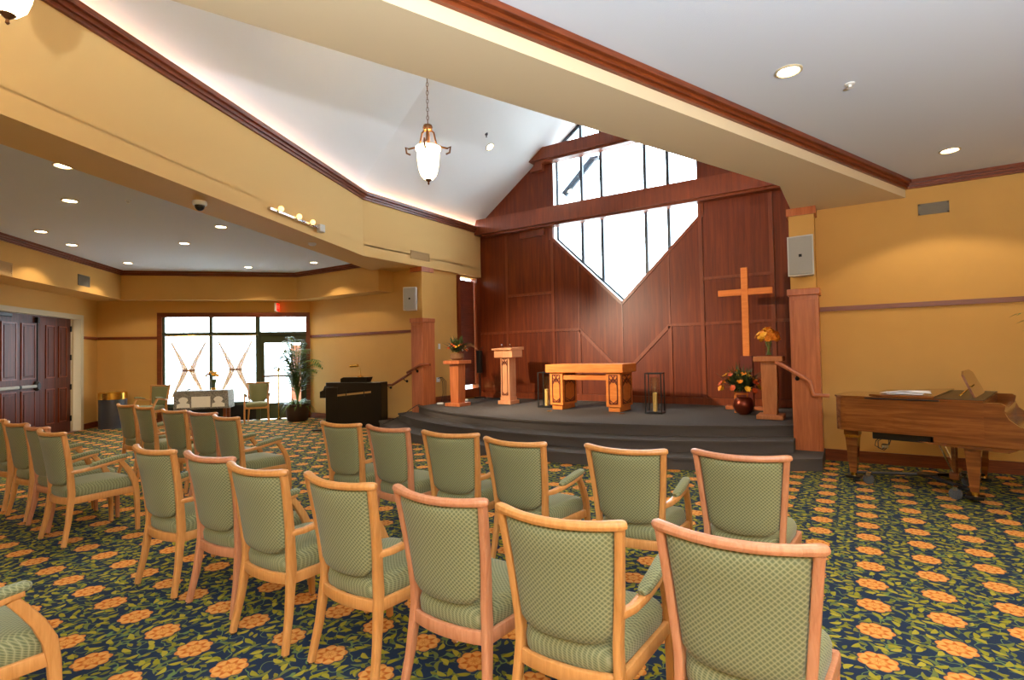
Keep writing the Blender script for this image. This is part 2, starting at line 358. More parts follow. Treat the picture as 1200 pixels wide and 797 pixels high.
def inset(poly, d):
    """shrink a convex polygon (any winding)"""
    P = [np.array(p, float) for p in poly]; A = sum(P[i][0]*P[(i+1) % len(P)][1]-P[(i+1) % len(P)][0]*P[i][1] for i in range(len(P)))
    if A < 0: P = P[::-1]
    n = len(P); out = []
    for i in range(n):
        t1 = P[i]-P[i-1]; t1 /= np.linalg.norm(t1); t2 = P[(i+1) % n]-P[i]; t2 /= np.linalg.norm(t2)
        n1 = np.array([-t1[1], t1[0]]); n2 = np.array([-t2[1], t2[0]]); m = n1+n2; m /= np.linalg.norm(m)
        out.append(tuple(P[i]+m*d/max(.3, m@n1)))
    return out
# ================================================================== the setting
ZC, ZS, ZF = 3.60, 3.40, 4.52           # flat ceilings, beam soffits, top of the vault fascia
CX = -4.17                              # centre line of the vault
WL = (-11.6, 8.6); WC = (-14.95, 5.25)  # corners of the window wall
room = [WC, WL, (-7.75, 8.6), (-7.75, 10.8), (-0.55, 10.8), (-0.55, 8.38), (3.2, 8.38), (5.2, 6.4), (5.2, -3.7), (-6.0, -3.7)]
fl = MB().prism(room, 'z', -0.08, 0.0).build('floor', 'carpet', smooth=False); struct(fl, 'navy carpet with orange flowers and olive leaves')
out = MB().box(-60, 60, -60, 90, -0.6, -0.12).build('ground_outside', 'ground', smooth=False); struct(out)
# ---- plain walls
def wallseg(name, a, b, z0, z1, th=0.15, mat='wall', side=-1):
    m = MB(); ribbon(m, [a, b], 0, side*th, z0, z1); return struct(m.build(name, mat, smooth=False))
wallseg('wall_right', (-0.5, 8.38), (3.2, 8.38), 0, ZC, side=1)
wallseg('wall_right_angled', (3.2, 8.38), (5.2, 6.4), 0, ZC, side=1)
wallseg('wall_right_side', (5.2, 6.4), (5.2, -3.7), 0, ZC, side=1)
wallseg('wall_rear', (5.2, -3.7), (-6.0, -3.7), 0, ZC + 1.3, side=1)
wallseg('wall_left', (-7.75, 8.6), WL, 0, ZC, side=-1)
# ---- angled wall with the double doors (local x along the wall, y into the room)
R45 = math.radians(45)
dw = MB().box(0, 0.66, -0.16, 0, 0, ZC).box(3.22, 12.65, -0.16, 0, 0, ZC).box(0.66, 3.22, -0.16, 0, 2.5, ZC).build('wall_door', 'wall', loc=(WC[0], WC[1], 0), rot=-R45, smooth=False); struct(dw)
jb = MB().box(0.58, 0.68, -0.15, 0.02, 0, 2.56).box(3.2, 3.3, -0.15, 0.02, 0, 2.56).box(0.68, 3.2, -0.15, 0.02, 2.46, 2.56).box(0.68, 0.88, -0.15, -0.14, 0, 2.46)
MB().box(.66, 3.22, -.3, 0, -.08, .006).build('threshold', 'trim', dw, smooth=False)
jb.build('door_frame', 'jamb', dw, smooth=False)
def door_leaf(name, x0, x1, bar):
    d = MB().box(x0, x1, -0.125, -0.08, 0.012, 2.455).build(name, 'door', loc=(WC[0], WC[1], 0), rot=-R45, smooth=False); struct(d)
    wd = x1-x0; st = 0.16; pw = (wd-2*st-0.13)/2
    for i in range(2):
        a = x0+st+i*(pw+0.13)
        for z0, z1 in ((0.26, 0.98), (1.2, 2.28)):
            dp = MB().box(a+0.02, a+pw-0.02, -0.082, -0.07, z0+0.02, z1-0.02, 0.004).box(a+0.06, a+pw-0.06, -0.074, -0.06, z0+0.06, z1-0.06, 0.01).build('door_panel', 'door', d, ang=20)
            MB().box(a, a+.022, -.085, -.062, z0, z1).box(a+pw-.022, a+pw, -.085, -.062, z0, z1).box(a+.022, a+pw-.022, -.085, -.062, z0, z0+.022).box(a+.022, a+pw-.022, -.085, -.062, z1-.022, z1).build('moulding', 'batten', dp, smooth=False)
    if bar:
        MB().box(x0+0.16, x1, -0.06, -0.02, 1.03, 1.09, 0.012).build('push_bar', 'greyg', d)
        MB().box(x0+0.62, x0+0.68, -0.062, -0.014, 1.025, 1.095, 0.008).build('bar_clamp', 'black', d)
        k = MB(); k.v = []
        k.loft([[(x0+0.13+0.075*math.cos(q)*r, y, 1.06+0.1*math.sin(q)*r) for q in [2*math.pi*j/18 for j in range(18)]] for r, y in ((1, -0.08), (1, -0.04), (0.7, -0.012))])
        k.build('latch_case', 'black', d)
        MB().tube([(x0+0.13, -0.05, 1.12), (x0+0.13, -0.05, 2.42)], 0.014).build('vertical_rod', 'black', d)
        MB().box(x0+0.09, x0+0.17, -0.08, -0.02, 2.3, 2.42, 0.01).build('top_latch', 'black', d)
        MB().box(x1-0.36, x1-0.02, -0.08, -0.01, 2.37, 2.44, 0.012).build('door_closer', 'bin', d)
    else:
        for z in (0.3, 0.98, 1.62, 2.24): MB().box(x0-0.012, x0+0.03, -0.082, -0.06, z-0.06, z+0.06, 0.004).build('hinge', 'black', d)
    return d
door_leaf('door_1', 0.88, 1.9, False); door_leaf('door_2', 1.905, 3.15, True)
# ---- angled window wall (local x along the wall, y outwards)
WLEN = 4.738
ww = MB().box(0, 1.3, 0, 0.16, 0, ZC).box(4.72, WLEN, 0, 0.16, 0, ZC).box(1.3, 4.72, 0, 0.16, 2.62, ZC).build('wall_window', 'wall', loc=(WC[0], WC[1], 0), rot=R45, smooth=False); struct(ww)
MB().box(1.27, 1.37, -0.03, 0.1, 0, 2.66).box(4.64, 4.73, -0.03, 0.1, 0, 2.66).box(1.37, 4.64, -0.03, 0.1, 2.55, 2.66).build('window_casing', 'trim', ww, smooth=False)
wf = MB().box(1.37, 1.42, 0.02, 0.1, 0.44, 2.56).box(2.4, 2.47, 0.0, 0.1, 0.44, 2.56).box(3.45, 3.55, 0.0, 0.11, 0, 2.56).box(1.37, 4.66, 0.0, 0.1, 2.11, 2.18).box(1.37, 3.48, 0.03, 0.11, 0.38, 0.46)
wf = wf.build('window_1', 'gframe', loc=(WC[0], WC[1], 0), rot=R45, smooth=False); struct(wf, 'tall storefront window beside the glass door')
MB().box(1.37, 3.48, 0.02, 0.12, 0, 0.38).build('base_panel', 'black', wf, smooth=False)
for a, b, z0, z1 in ((1.41, 2.415, 0.46, 2.12), (2.455, 3.46, 0.46, 2.12), (1.41, 2.415, 2.17, 2.56), (2.455, 3.46, 2.17, 2.56), (3.53, 4.66, 2.17, 2.56)):
    MB().box(a, b, 0.066, 0.072, z0, z1).build('pane', 'glass', wf, smooth=False)
gd = MB().box(3.53, 3.64, 0.04, 0.09, 0.01, 2.12).box(4.5, 4.66, 0.04, 0.09, 0.01, 2.12).box(3.64, 4.5, 0.04, 0.09, 1.9, 2.12).box(3.64, 4.5, 0.04, 0.09, 0.01, 0.4).build('door_3', 'gframe', loc=(WC[0], WC[1], 0), rot=R45, smooth=False); struct(gd, 'glass exit door with dark green frame')
MB().box(3.64, 4.5, 0.062, 0.068, 1.09, 1.9).build('pane', 'glass', gd, smooth=False)
MB().box(3.64, 4.5, 0.062, 0.068, 0.4, 1.05).build('pane', 'glass', gd, smooth=False)
MB().box(3.6, 4.52, 0.0, 0.05, 1.045, 1.095, 0.01).build('push_bar', 'bronze', gd)
# a brick pier and a hedge beyond the glass door
pier = thing('brick_pier', 'sunlit brick pier outside the glass exit door', 'pillar', (-13.35, 9.75, 0), R45)
MB().box(-0.35, 0.35, -0.35, 0.35, -0.12, 1.88).build('pier_core', 'brick', pier, smooth=False)
for r in range(20):
    for c in range(3):
        x = -0.36+0.24*c+(0.06 if r % 2 else 0)
        MB().box(x+0.005, min(x+0.235, 0.37), -0.37, -0.34, r*0.1-0.115, r*0.1-0.025).build('brick', 'brick', pier, smooth=False)
# ---- wall of the apse on the left, with the blind window
sw = MB().box(-7.9, -7.75, 8.75, 9.8, 0, ZS).box(-7.9, -7.75, 10.48, 10.8, 0, ZS).box(-7.9, -7.75, 9.8, 10.48, 0, 0.68).box(-7.9, -7.75, 9.8, 10.48, 3.36, ZS).build('wall_apse_left', 'wall', smooth=False); struct(sw)
rw = MB().box(-0.55, -0.42, 8.38, 10.8, 0, ZS).build('wall_apse_right', 'panel', smooth=False); struct(rw)
w2 = MB().box(-7.77, -7.71, 9.72, 9.82, 0.5, 3.38).box(-7.77, -7.71, 10.46, 10.6, 0.5, 3.38).box(-7.77, -7.7, 9.82, 10.46, 0.5, 0.7).box(-7.9, -7.75, 9.8, 9.815, 0.68, 3.36).box(-7.9, -7.75, 10.465, 10.48, 0.68, 3.36).build('window_2', 'batten', smooth=False); struct(w2, 'narrow side window with brown wooden blind')
MB().box(-7.87, -7.86, 9.82, 10.46, 0.7, 3.36).build('pane', 'glass', w2, smooth=False)
sl0 = None
for k in range(52):
    z = 0.84 + k*0.0475
    if sl0 is None:
        sl0 = MB().add([(-7.79, 9.825, 0.026), (-7.79, 10.455, 0.026), (-7.815, 10.455, -0.026), (-7.815, 9.825, -0.026), (-7.787, 9.825, 0.025), (-7.787, 10.455, 0.025), (-7.812, 10.455, -0.027), (-7.812, 9.825, -0.027)],
                       [(3,2,1,0),(4,5,6,7),(0,1,5,4),(1,2,6,5),(2,3,7,6),(3,0,4,7)]).build('slat', 'blind', w2, loc=(0, 0, z), smooth=False)
    else:
        s2 = sl0.copy(); COL.objects.link(s2); s2.location = (0, 0, z)
MB().box(-7.83, -7.775, 9.825, 10.455, 0.785, 0.815).build('bottom_rail', 'blind', w2, smooth=False)
# ---- cherry panelled wall behind the altar, with the gabled diamond window
YW = 10.6; WX = -4.05; HW = 1.58; AP = 2.55; SH = 4.08
E0, SL = 4.66, 0.72
def gable(x): return E0 + SL*(3.6 - abs(x-CX))
wb = MB()
wb.prism([(-7.75, 0), (WX, 0), (WX, AP), (WX-HW, SH), (WX-HW, gable(WX-HW)), (-7.75, E0+.01)], 'y', YW, YW+0.22)
wb.prism([(-0.55, 0), (WX, 0), (WX, AP), (WX+HW, SH), (WX+HW, gable(WX+HW)), (-0.55, E0+.01)], 'y', YW, YW+0.22)
wb = wb.build('wall_back', 'panel', smooth=False); struct(wb, 'dark cherry panelled wall behind the altar')
VX = [-7.74, -6.9, -5.67, -5.04, WX, -3.06, -2.43, -1.2, -0.56]
dg = lambda x: AP + abs(x-WX)*(SH-AP)/HW
B0 = 0.6; BR = 4.4
pan = [[(VX[0],B0),(VX[1],B0),(VX[1],2.02),(VX[0],2.02)], [(VX[0],2.02),(VX[1],2.02),(VX[1],BR),(VX[0],BR)],
       [(VX[1],B0),(VX[2],B0),(VX[2],2.02),(VX[1],2.02)], [(VX[1],2.02),(VX[2],2.02),(VX[2],2.88),(VX[1],2.88)], [(VX[1],2.88),(VX[2],2.88),(VX[2],BR),(VX[1],BR)],
       [(VX[2],B0),(VX[3],B0),(VX[3],2.02),(VX[2],2.02)], [(VX[2],2.02),(VX[3],2.02),(VX[3],dg(VX[3])),(VX[2],dg(VX[2]))],
       [(VX[3],B0),(VX[4],B0),(VX[4],1.03),(VX[3],2.02)], [(VX[3],2.02),(VX[4],1.03),(VX[4],AP),(VX[3],dg(VX[3]))],
       [(VX[5],B0),(VX[4],B0),(VX[4],1.03),(VX[5],2.02)], [(VX[5],2.02),(VX[4],1.03),(VX[4],AP),(VX[5],dg(VX[5]))],
       [(VX[5],B0),(VX[6],B0),(VX[6],2.02),(VX[5],2.02)], [(VX[5],2.02),(VX[6],2.02),(VX[6],dg(VX[6])),(VX[5],dg(VX[5]))],
       [(VX[6],B0),(VX[7],B0),(VX[7],2.02),(VX[6],2.02)], [(VX[6],2.02),(VX[7],2.02),(VX[7],2.88),(VX[6],2.88)], [(VX[6],2.88),(VX[7],2.88),(VX[7],BR),(VX[6],BR)],
       [(VX[7],B0),(VX[8],B0),(VX[8],2.02),(VX[7],2.02)], [(VX[7],2.02),(VX[8],2.02),(VX[8],BR),(VX[7],BR)],
       [(-7.3,4.8),(-5.69,4.8),(-5.69,gable(-5.69)-.06),(-7.3,gable(-7.3)-.04)], [(-2.41,4.8),(-0.9,4.8),(-0.9,gable(-0.9)-.04),(-2.41,gable(-2.41)-.06)]]
for p in pan: MB().prism(inset(p, 0.012), 'y', YW-0.012, YW+0.01).build('panel', 'panel', wb, smooth=False)
def batten(a, b, wdt=0.07, th=0.032):
    a = np.array(a, float); b = np.array(b, float); t = (b-a)/np.linalg.norm(b-a); n = np.array([-t[1], t[0]])*wdt/2
    MB().prism([a-n, b-n, b+n, a+n], 'y', YW-th, YW+0.005).build('batten', 'batten', wb, smooth=False)
for x, z1 in ((VX[1], BR), (VX[2], BR), (VX[3], 2.0), (VX[5], 2.0), (VX[6], BR), (VX[7], BR)): batten((x, B0), (x, z1))
batten((VX[3], 2.0), (VX[3], dg(VX[3])), 0.03, 0.022); batten((VX[5], 2.0), (VX[5], dg(VX[5])), 0.03, 0.022)
for x0, x1, z in ((VX[0], VX[3], 2.02), (VX[5], VX[8], 2.02), (VX[1], VX[2], 2.88), (VX[6], VX[7], 2.88)): batten((x0, z), (x1, z), 0.055, 0.03)
batten((VX[3], 2.02), (WX, 1.03)); batten((VX[5], 2.02), (WX, 1.03)); batten((WX, B0), (WX, AP), 0.02, 0.02)
batten((-7.74, 0.53), (-0.56, 0.53), 0.14, 0.03)
for x0, x1 in ((-5.75, WX-HW), (WX+HW, -2.35)): batten(((x0+x1)/2, SH), ((x0+x1)/2, 4.5), 0.1, 0.03)
sl = 0.03
for sgn in (-1, 1): batten((WX+sgn*(HW+0.02), SH+0.0), (WX, AP-0.03), 0.06, 0.03)
for z0, z1, nm in ((4.40, 4.76, 'lower'), (5.86, 6.12, 'upper')):
    xa, xb = CX-3.6+(z0-E0)/SL, CX-3.6+(z1-E0)/SL
    xa = max(xa, -7.74); xb = max(xb, -7.6); ya, yb = 2*CX-xa, 2*CX-xb
    MB().prism([(xa, z0), (min(ya, -0.56), z0), (min(yb, -0.6), z1), (xb, z1)], 'y', YW-0.26, YW+0.02).build('tie_beam', 'batten', wb, smooth=False)
    MB().box(xa+0.25, min(ya, -0.6)-0.25, YW-0.2, YW+0.02, z0-0.05, z0).build('beam_moulding', 'trim', wb, smooth=False)
MB().prism([(-6.13, 5.66), (-5.82, 5.66), (-5.82, 5.86), (-5.98, 5.86)], 'y', YW-0.16, YW).build('bracket', 'batten', wb, smooth=False)
MB().box(-6.5, -5.85, YW-0.06, YW, 4.2, 4.36).build('bracket', 'batten', wb, smooth=False)
# the window itself
YG = YW+0.16
w3 = MB()
rv = MB()
ol = [(WX, AP), (WX-HW, SH), (WX-HW, gable(WX-HW)-0.03), (CX, gable(CX)-0.03), (WX+HW, gable(WX+HW)-0.03), (WX+HW, SH)]
def bar2(mb, a, b, wdt, y0, y1):
    a = np.array(a, float); b = np.array(b, float); t = (b-a)/np.linalg.norm(b-a); n = np.array([-t[1], t[0]])*wdt/2
    mb.prism([a-n, b-n, b+n, a+n], 'y', y0, y1)
for i in range(6): bar2(w3, ol[i], ol[(i+1) % 6], 0.09, YG, YG+0.05)
mull = [-4.99, -4.52, -3.55, -3.08]
def topz(x): return gable(x)-0.05
for x in mull: bar2(w3, (x, dg(x)), (x, topz(x)), 0.06, YG-0.02, YG+0.05)
w3 = w3.build('window_3', 'frame', smooth=False); struct(w3, 'gabled diamond window with dark mullions above the altar')
for a, b in ((WX, AP), (WX-HW, SH)), ((WX-HW, SH), (WX-HW, 6.15)), ((WX, AP), (WX+HW, SH)), ((WX+HW, SH), (WX+HW, 6.15)):
    bar2(rv, a, b, 0.016, YW+0.012, YG)
rv.build('window_reveal', 'white', w3, smooth=False)
xs = [WX-HW+0.03]+mull+[WX+HW-0.03]
for i in range(5):
    a, b = xs[i], xs[i+1]; bot = [(a, dg(a))]+([(WX, AP)] if a < WX < b else [])+[(b, dg(b))]
    top = [(b, topz(b))]+([(CX, topz(CX))] if a < CX < b else [])+[(a, topz(a))]
    MB().prism(bot+top, 'y', YG+0.012, YG+0.018).build('pane', 'glass', w3, smooth=False)
st = thing('roof_strut', 'dark diagonal strut outside the upper left of the diamond window', 'strut', (-5.6, 11.1, 5.2))
MB().sweep([(0, 0, 0), (0.66, 0.2, 0.78)], 0.15, 0.1, up=(0, 1, 0)).build('strut_bar', 'frame', st)
MB().box(.6, .82, .12, .28, .74, .8).build('bracket', 'frame', st)
# ---- ceilings, beams, vault
s22, c22 = math.sin(math.radians(22.5)), math.cos(math.radians(22.5)); T = s22/c22
YB = -1.3; BEND = 6.86
Li = [(CX-3.5+T*(BEND-YB), YB), (CX-3.5, BEND), (CX-3.5, 10.6)]
Ri = [(CX+3.5-T*(BEND-YB), YB), (CX+3.5, BEND), (CX+3.5, 10.6)]
lo = lambda y: (-5.08-s22*y)/c22
ro = lambda y: (-2.646+s22*y)/c22
m = MB().prism([Li[0], Li[1], Li[2], (-7.76, 10.6), (-7.76, 8.6), (lo(8.6), 8.6), (lo(YB), YB)], 'z', ZS, ZC+0.02)
ribbon(m, Li, 0, 0.1, ZC, ZF)
struct(m.build('soffit_left', 'fascia', smooth=False), 'cream painted beam along the left side of the vault')
m = MB().prism([Ri[0], Ri[1], Ri[2], (-0.55, 10.6), (-0.55, 8.38), (ro(8.38), 8.38), (ro(YB), YB)], 'z', ZS, ZC+0.02)
ribbon(m, Ri, 0, -0.1, ZC, ZF)
struct(m.build('soffit_right', 'cream', smooth=False), 'cream painted beam along the right side of the vault')
struct(MB().prism([(lo(YB), YB), (lo(8.6), 8.6), WL, WC, (-6.0, -3.7), (lo(YB), -3.7)], 'z', ZC, ZC+0.05).build('ceiling_left', 'ceil', smooth=False))
struct(MB().prism([(ro(YB), YB), (ro(8.38), 8.38), (3.2, 8.38), (5.2, 6.4), (5.2, -3.7), (lo(YB), -3.7), (lo(YB), YB)], 'z', ZC, ZC+0.05).build('ceiling_right', 'ceil', smooth=False))
e0 = E0; hwd = 3.6; yk = (0.076*(CX-hwd)+3.21)/0.383; SL2 = 0.815; yt = (SL*hwd/SL2-4.56-c22*CX)/s22; zt = e0+SL*hwd
zb = e0+SL2*(c22*CX+s22*YB+4.56); xb = (-4.56-s22*YB)/c22
v = MB()
V = [(CX-hwd, 10.84, e0), (CX, 10.84, zt), (CX, yt, zt), (CX-hwd, yk, e0), (CX, YB, zb), (xb, YB, e0), (CX+hwd, 10.84, e0), (CX+hwd, yk, e0), (2*CX-xb, YB, e0)]
v.add(V, [(0, 1, 2, 3), (3, 2, 4, 5), (6, 7, 2, 1), (7, 8, 4, 2), (5, 4, 8)])
vo = v.build('ceiling_vault', 'vault', smooth=False); struct(vo, 'white faceted vaulted ceiling')
md = vo.modifiers.new('thick', 'SOLIDIFY'); md.thickness = 0.06; md.offset = 1
# dropped band round the left bay
band = [(-7.75, -1.0), (-14.2, 5.45), (-11.5, 8.15), (-8.65, 8.15), (-8.65, 8.6), WL, WC, (-8.7, -1.0)]
struct(MB().prism(band, 'z', 2.94, ZC+0.01).build('soffit_band', 'wall', smooth=False), 'ochre dropped ceiling band around the left bay')
# crowns: (path, walking so that the room is on the right of the path)
def crown(name, path, z1, side, h=0.1, d=0.09, mat='trim'):
    m = MB(); ribbon(m, path, 0, side*d, z1-h*0.42, z1); ribbon(m, path, 0, side*d*0.62, z1-h*0.72, z1-h*0.42); ribbon(m, path, 0, side*d*0.35, z1-h, z1-h*0.72)
    return struct(m.build(name, mat, smooth=False))
crown('trim_1', [(-7.75, -1.0), (-14.2, 5.45), (-11.5, 8.15), (-8.9, 8.15)], ZC, -1)
crown('trim_2', [(ro(YB), YB), (ro(8.38), 8.38), (3.2, 8.38)], ZC, -1)
crown('trim_3', [Li[0], Li[1], (Li[2][0], 10.58)], 4.6, -1, 0.14, 0.1)
crown('trim_4', [Ri[0], Ri[1], (Ri[2][0], 10.58)], 4.6, 1, 0.14, 0.1)
for i, (pth, sd) in enumerate((([WC, (-11.6, 8.6), (-7.98, 8.6)], 1), ([(-0.38, 8.38), (3.2, 8.38), (5.2, 6.4)], 1))):
    pass
rail = MB(); ribbon(rail, [(WC[0]+0.9, WC[1]+0.9), WC, (WC[0]+0.41, WC[1]-0.41)], 0, 0.025, 2.03, 2.09)
struct(rail.build('trim_5', 'trim', smooth=False))
struct(ribbon(MB(), [(-7.98, 8.6), (WL[0]+0.01, 8.6)], 0, 0.025, 2.02, 2.08).build('trim_6', 'trim', smooth=False))
struct(ribbon(MB(), [(-0.38, 8.38), (3.2, 8.38)], 0, -0.025, 2.005, 2.065).build('trim_7', 'trim', smooth=False))
struct(ribbon(MB(), [(-0.38, 8.38), (3.2, 8.38)], 0, -0.02, 0, 0.15).build('baseboard_right', 'trim', smooth=False))
struct(ribbon(MB(), [(-8.5, 8.6), (WL[0]+0.01, 8.6)], 0, 0.02, 0, 0.13).build('baseboard_left', 'trim', smooth=False))
struct(ribbon(MB(), [(WC[0]+0.9, WC[1]+0.9), WC, (WC[0]+0.41, WC[1]-0.41)], 0, 0.02, 0, 0.13).build('baseboard_window', 'trim', smooth=False))
struct(MB().box(-7.75, -7.73, 8.8, 9.8, 0.465, 0.6).build('baseboard_apse', 'trim', smooth=False))
# ---- altar platform: three curved carpeted tiers
PC = (-4.15, 13.6); ZP = 0.465
def arc(R, xl, xr, n=48):
    out_ = []
    for i in range(n+1):
        x = xl+(xr-xl)*i/n; out_.append((x, PC[1]-math.sqrt(R*R-(x-PC[0])**2)))
    return out_
def tier(R, xl, xr, z0, z1, back):
    m = MB(); m.prism(arc(R, xl, xr)+back, 'z', z0, z1-0.03)
    m.prism(arc(R+0.022, xl, xr)+back, 'z', z1-0.03, z1); return m
pf = tier(6.34, -7.72, -0.72, 0, ZP, [(-0.56, 8.3), (-0.56, 10.6), (-7.74, 10.6), (-7.74, 8.6)]).build('platform', 'stepc', smooth=False); struct(pf, 'charcoal carpeted altar platform with curved front')
tier(6.72, -8.12, -0.70, 0, 0.31, [(-0.70, 8.3), (-8.12, 8.59)]).build('step', 'stepc', pf, smooth=False)
tier(7.1, -8.5, -0.37, 0, 0.155, [(-0.37, 8.37), (-8.5, 8.59)]).build('step', 'stepc', pf, smooth=False)
# ---- columns
def column(name, label, x0, x1, y0, y1, zb):
    o = MB().box(x0, x1, y0, y1, zb, 2.22).build(name, 'colwood', smooth=False); struct(o, label)
    MB().box(x0-0.025, x1+0.025, y0-0.025, y1, 2.22, 2.31, 0.008).build('column_cap', 'colwood', o)
    MB().box(x0+0.02, x1-0.02, y0+0.02, y1, 2.31, ZS-0.1).build('upper_shaft', 'wall', o, smooth=False)
    MB().box(x0-0.005, x1+0.005, y0-0.005, y1, ZS-0.1, ZS).build('top_block', 'colwood', o, smooth=False)
    MB().box(x0+0.04, x1-0.04, y0-0.008, y0, zb+0.06, 2.16, 0.004).build('face_panel', 'colwood', o)
column('column_right', 'cherry clad column between the altar steps and the grand piano', -0.72, -0.38, 8.08, 8.5, 0)
column('column_left', 'cherry clad column at the left end of the altar steps', -7.97, -7.64, 8.42, 8.8, 0)
# ---- wooden handrails
def handrail(name, label, pts, brs):
    o = thing(name, label, 'handrail', (0, 0, 0))
    for p in pts: MB().sweep(p, 0.045, 0.05).build('rail', 'colwood' if 'right' in label else 'trim', o)
    for a, b in brs:
        MB().tube([a, ((a[0]+b[0])/2, (a[1]+b[1])/2, a[2]-0.05), (b[0], b[1], a[2]-0.07)], 0.009).build('bracket', 'blackm', o)
        MB().ball((b[0], b[1], a[2]-0.07), 0.03, 0.03, 0.03).build('rosette', 'blackm', o)
p = [at_y(908, 425, 8.0), at_y(915, 427, 8.0), at_y(949, 447, 8.0), at_y(953, 463, 8.0), at_y(972, 464, 8.0)]
handrail('handrail', 'cherry handrail sloping across the right column beside the piano', [p], [((p[2]+(p[1]-p[2])*.45), (p[1]+(p[2]-p[1])*.55+np.array([0, 0.08, 0])))])
q = [at_y(446, 451, 8.46), at_y(460, 451, 8.46), at_y(482, 437, 8.46)]; q2 = [at_y(477, 437, 8.34), at_y(493, 427.5, 8.34), at_y(504, 427.5, 8.34)]
handrail('handrail', 'dark handrail rising along the wall beside the black piano', [q, q2],
         [(q[0]+(q[1]-q[0])*.5, q[0]+(q[1]-q[0])*.5+np.array([0, .13, 0])), (q[1]+(q[2]-q[1])*.55, q[1]+(q[2]-q[1])*.55+np.array([0, .13, 0])), (q2[0]+(q2[1]-q2[0])*.6, q2[0]+(q2[1]-q2[0])*.6+np.array([0, .07, 0]))])
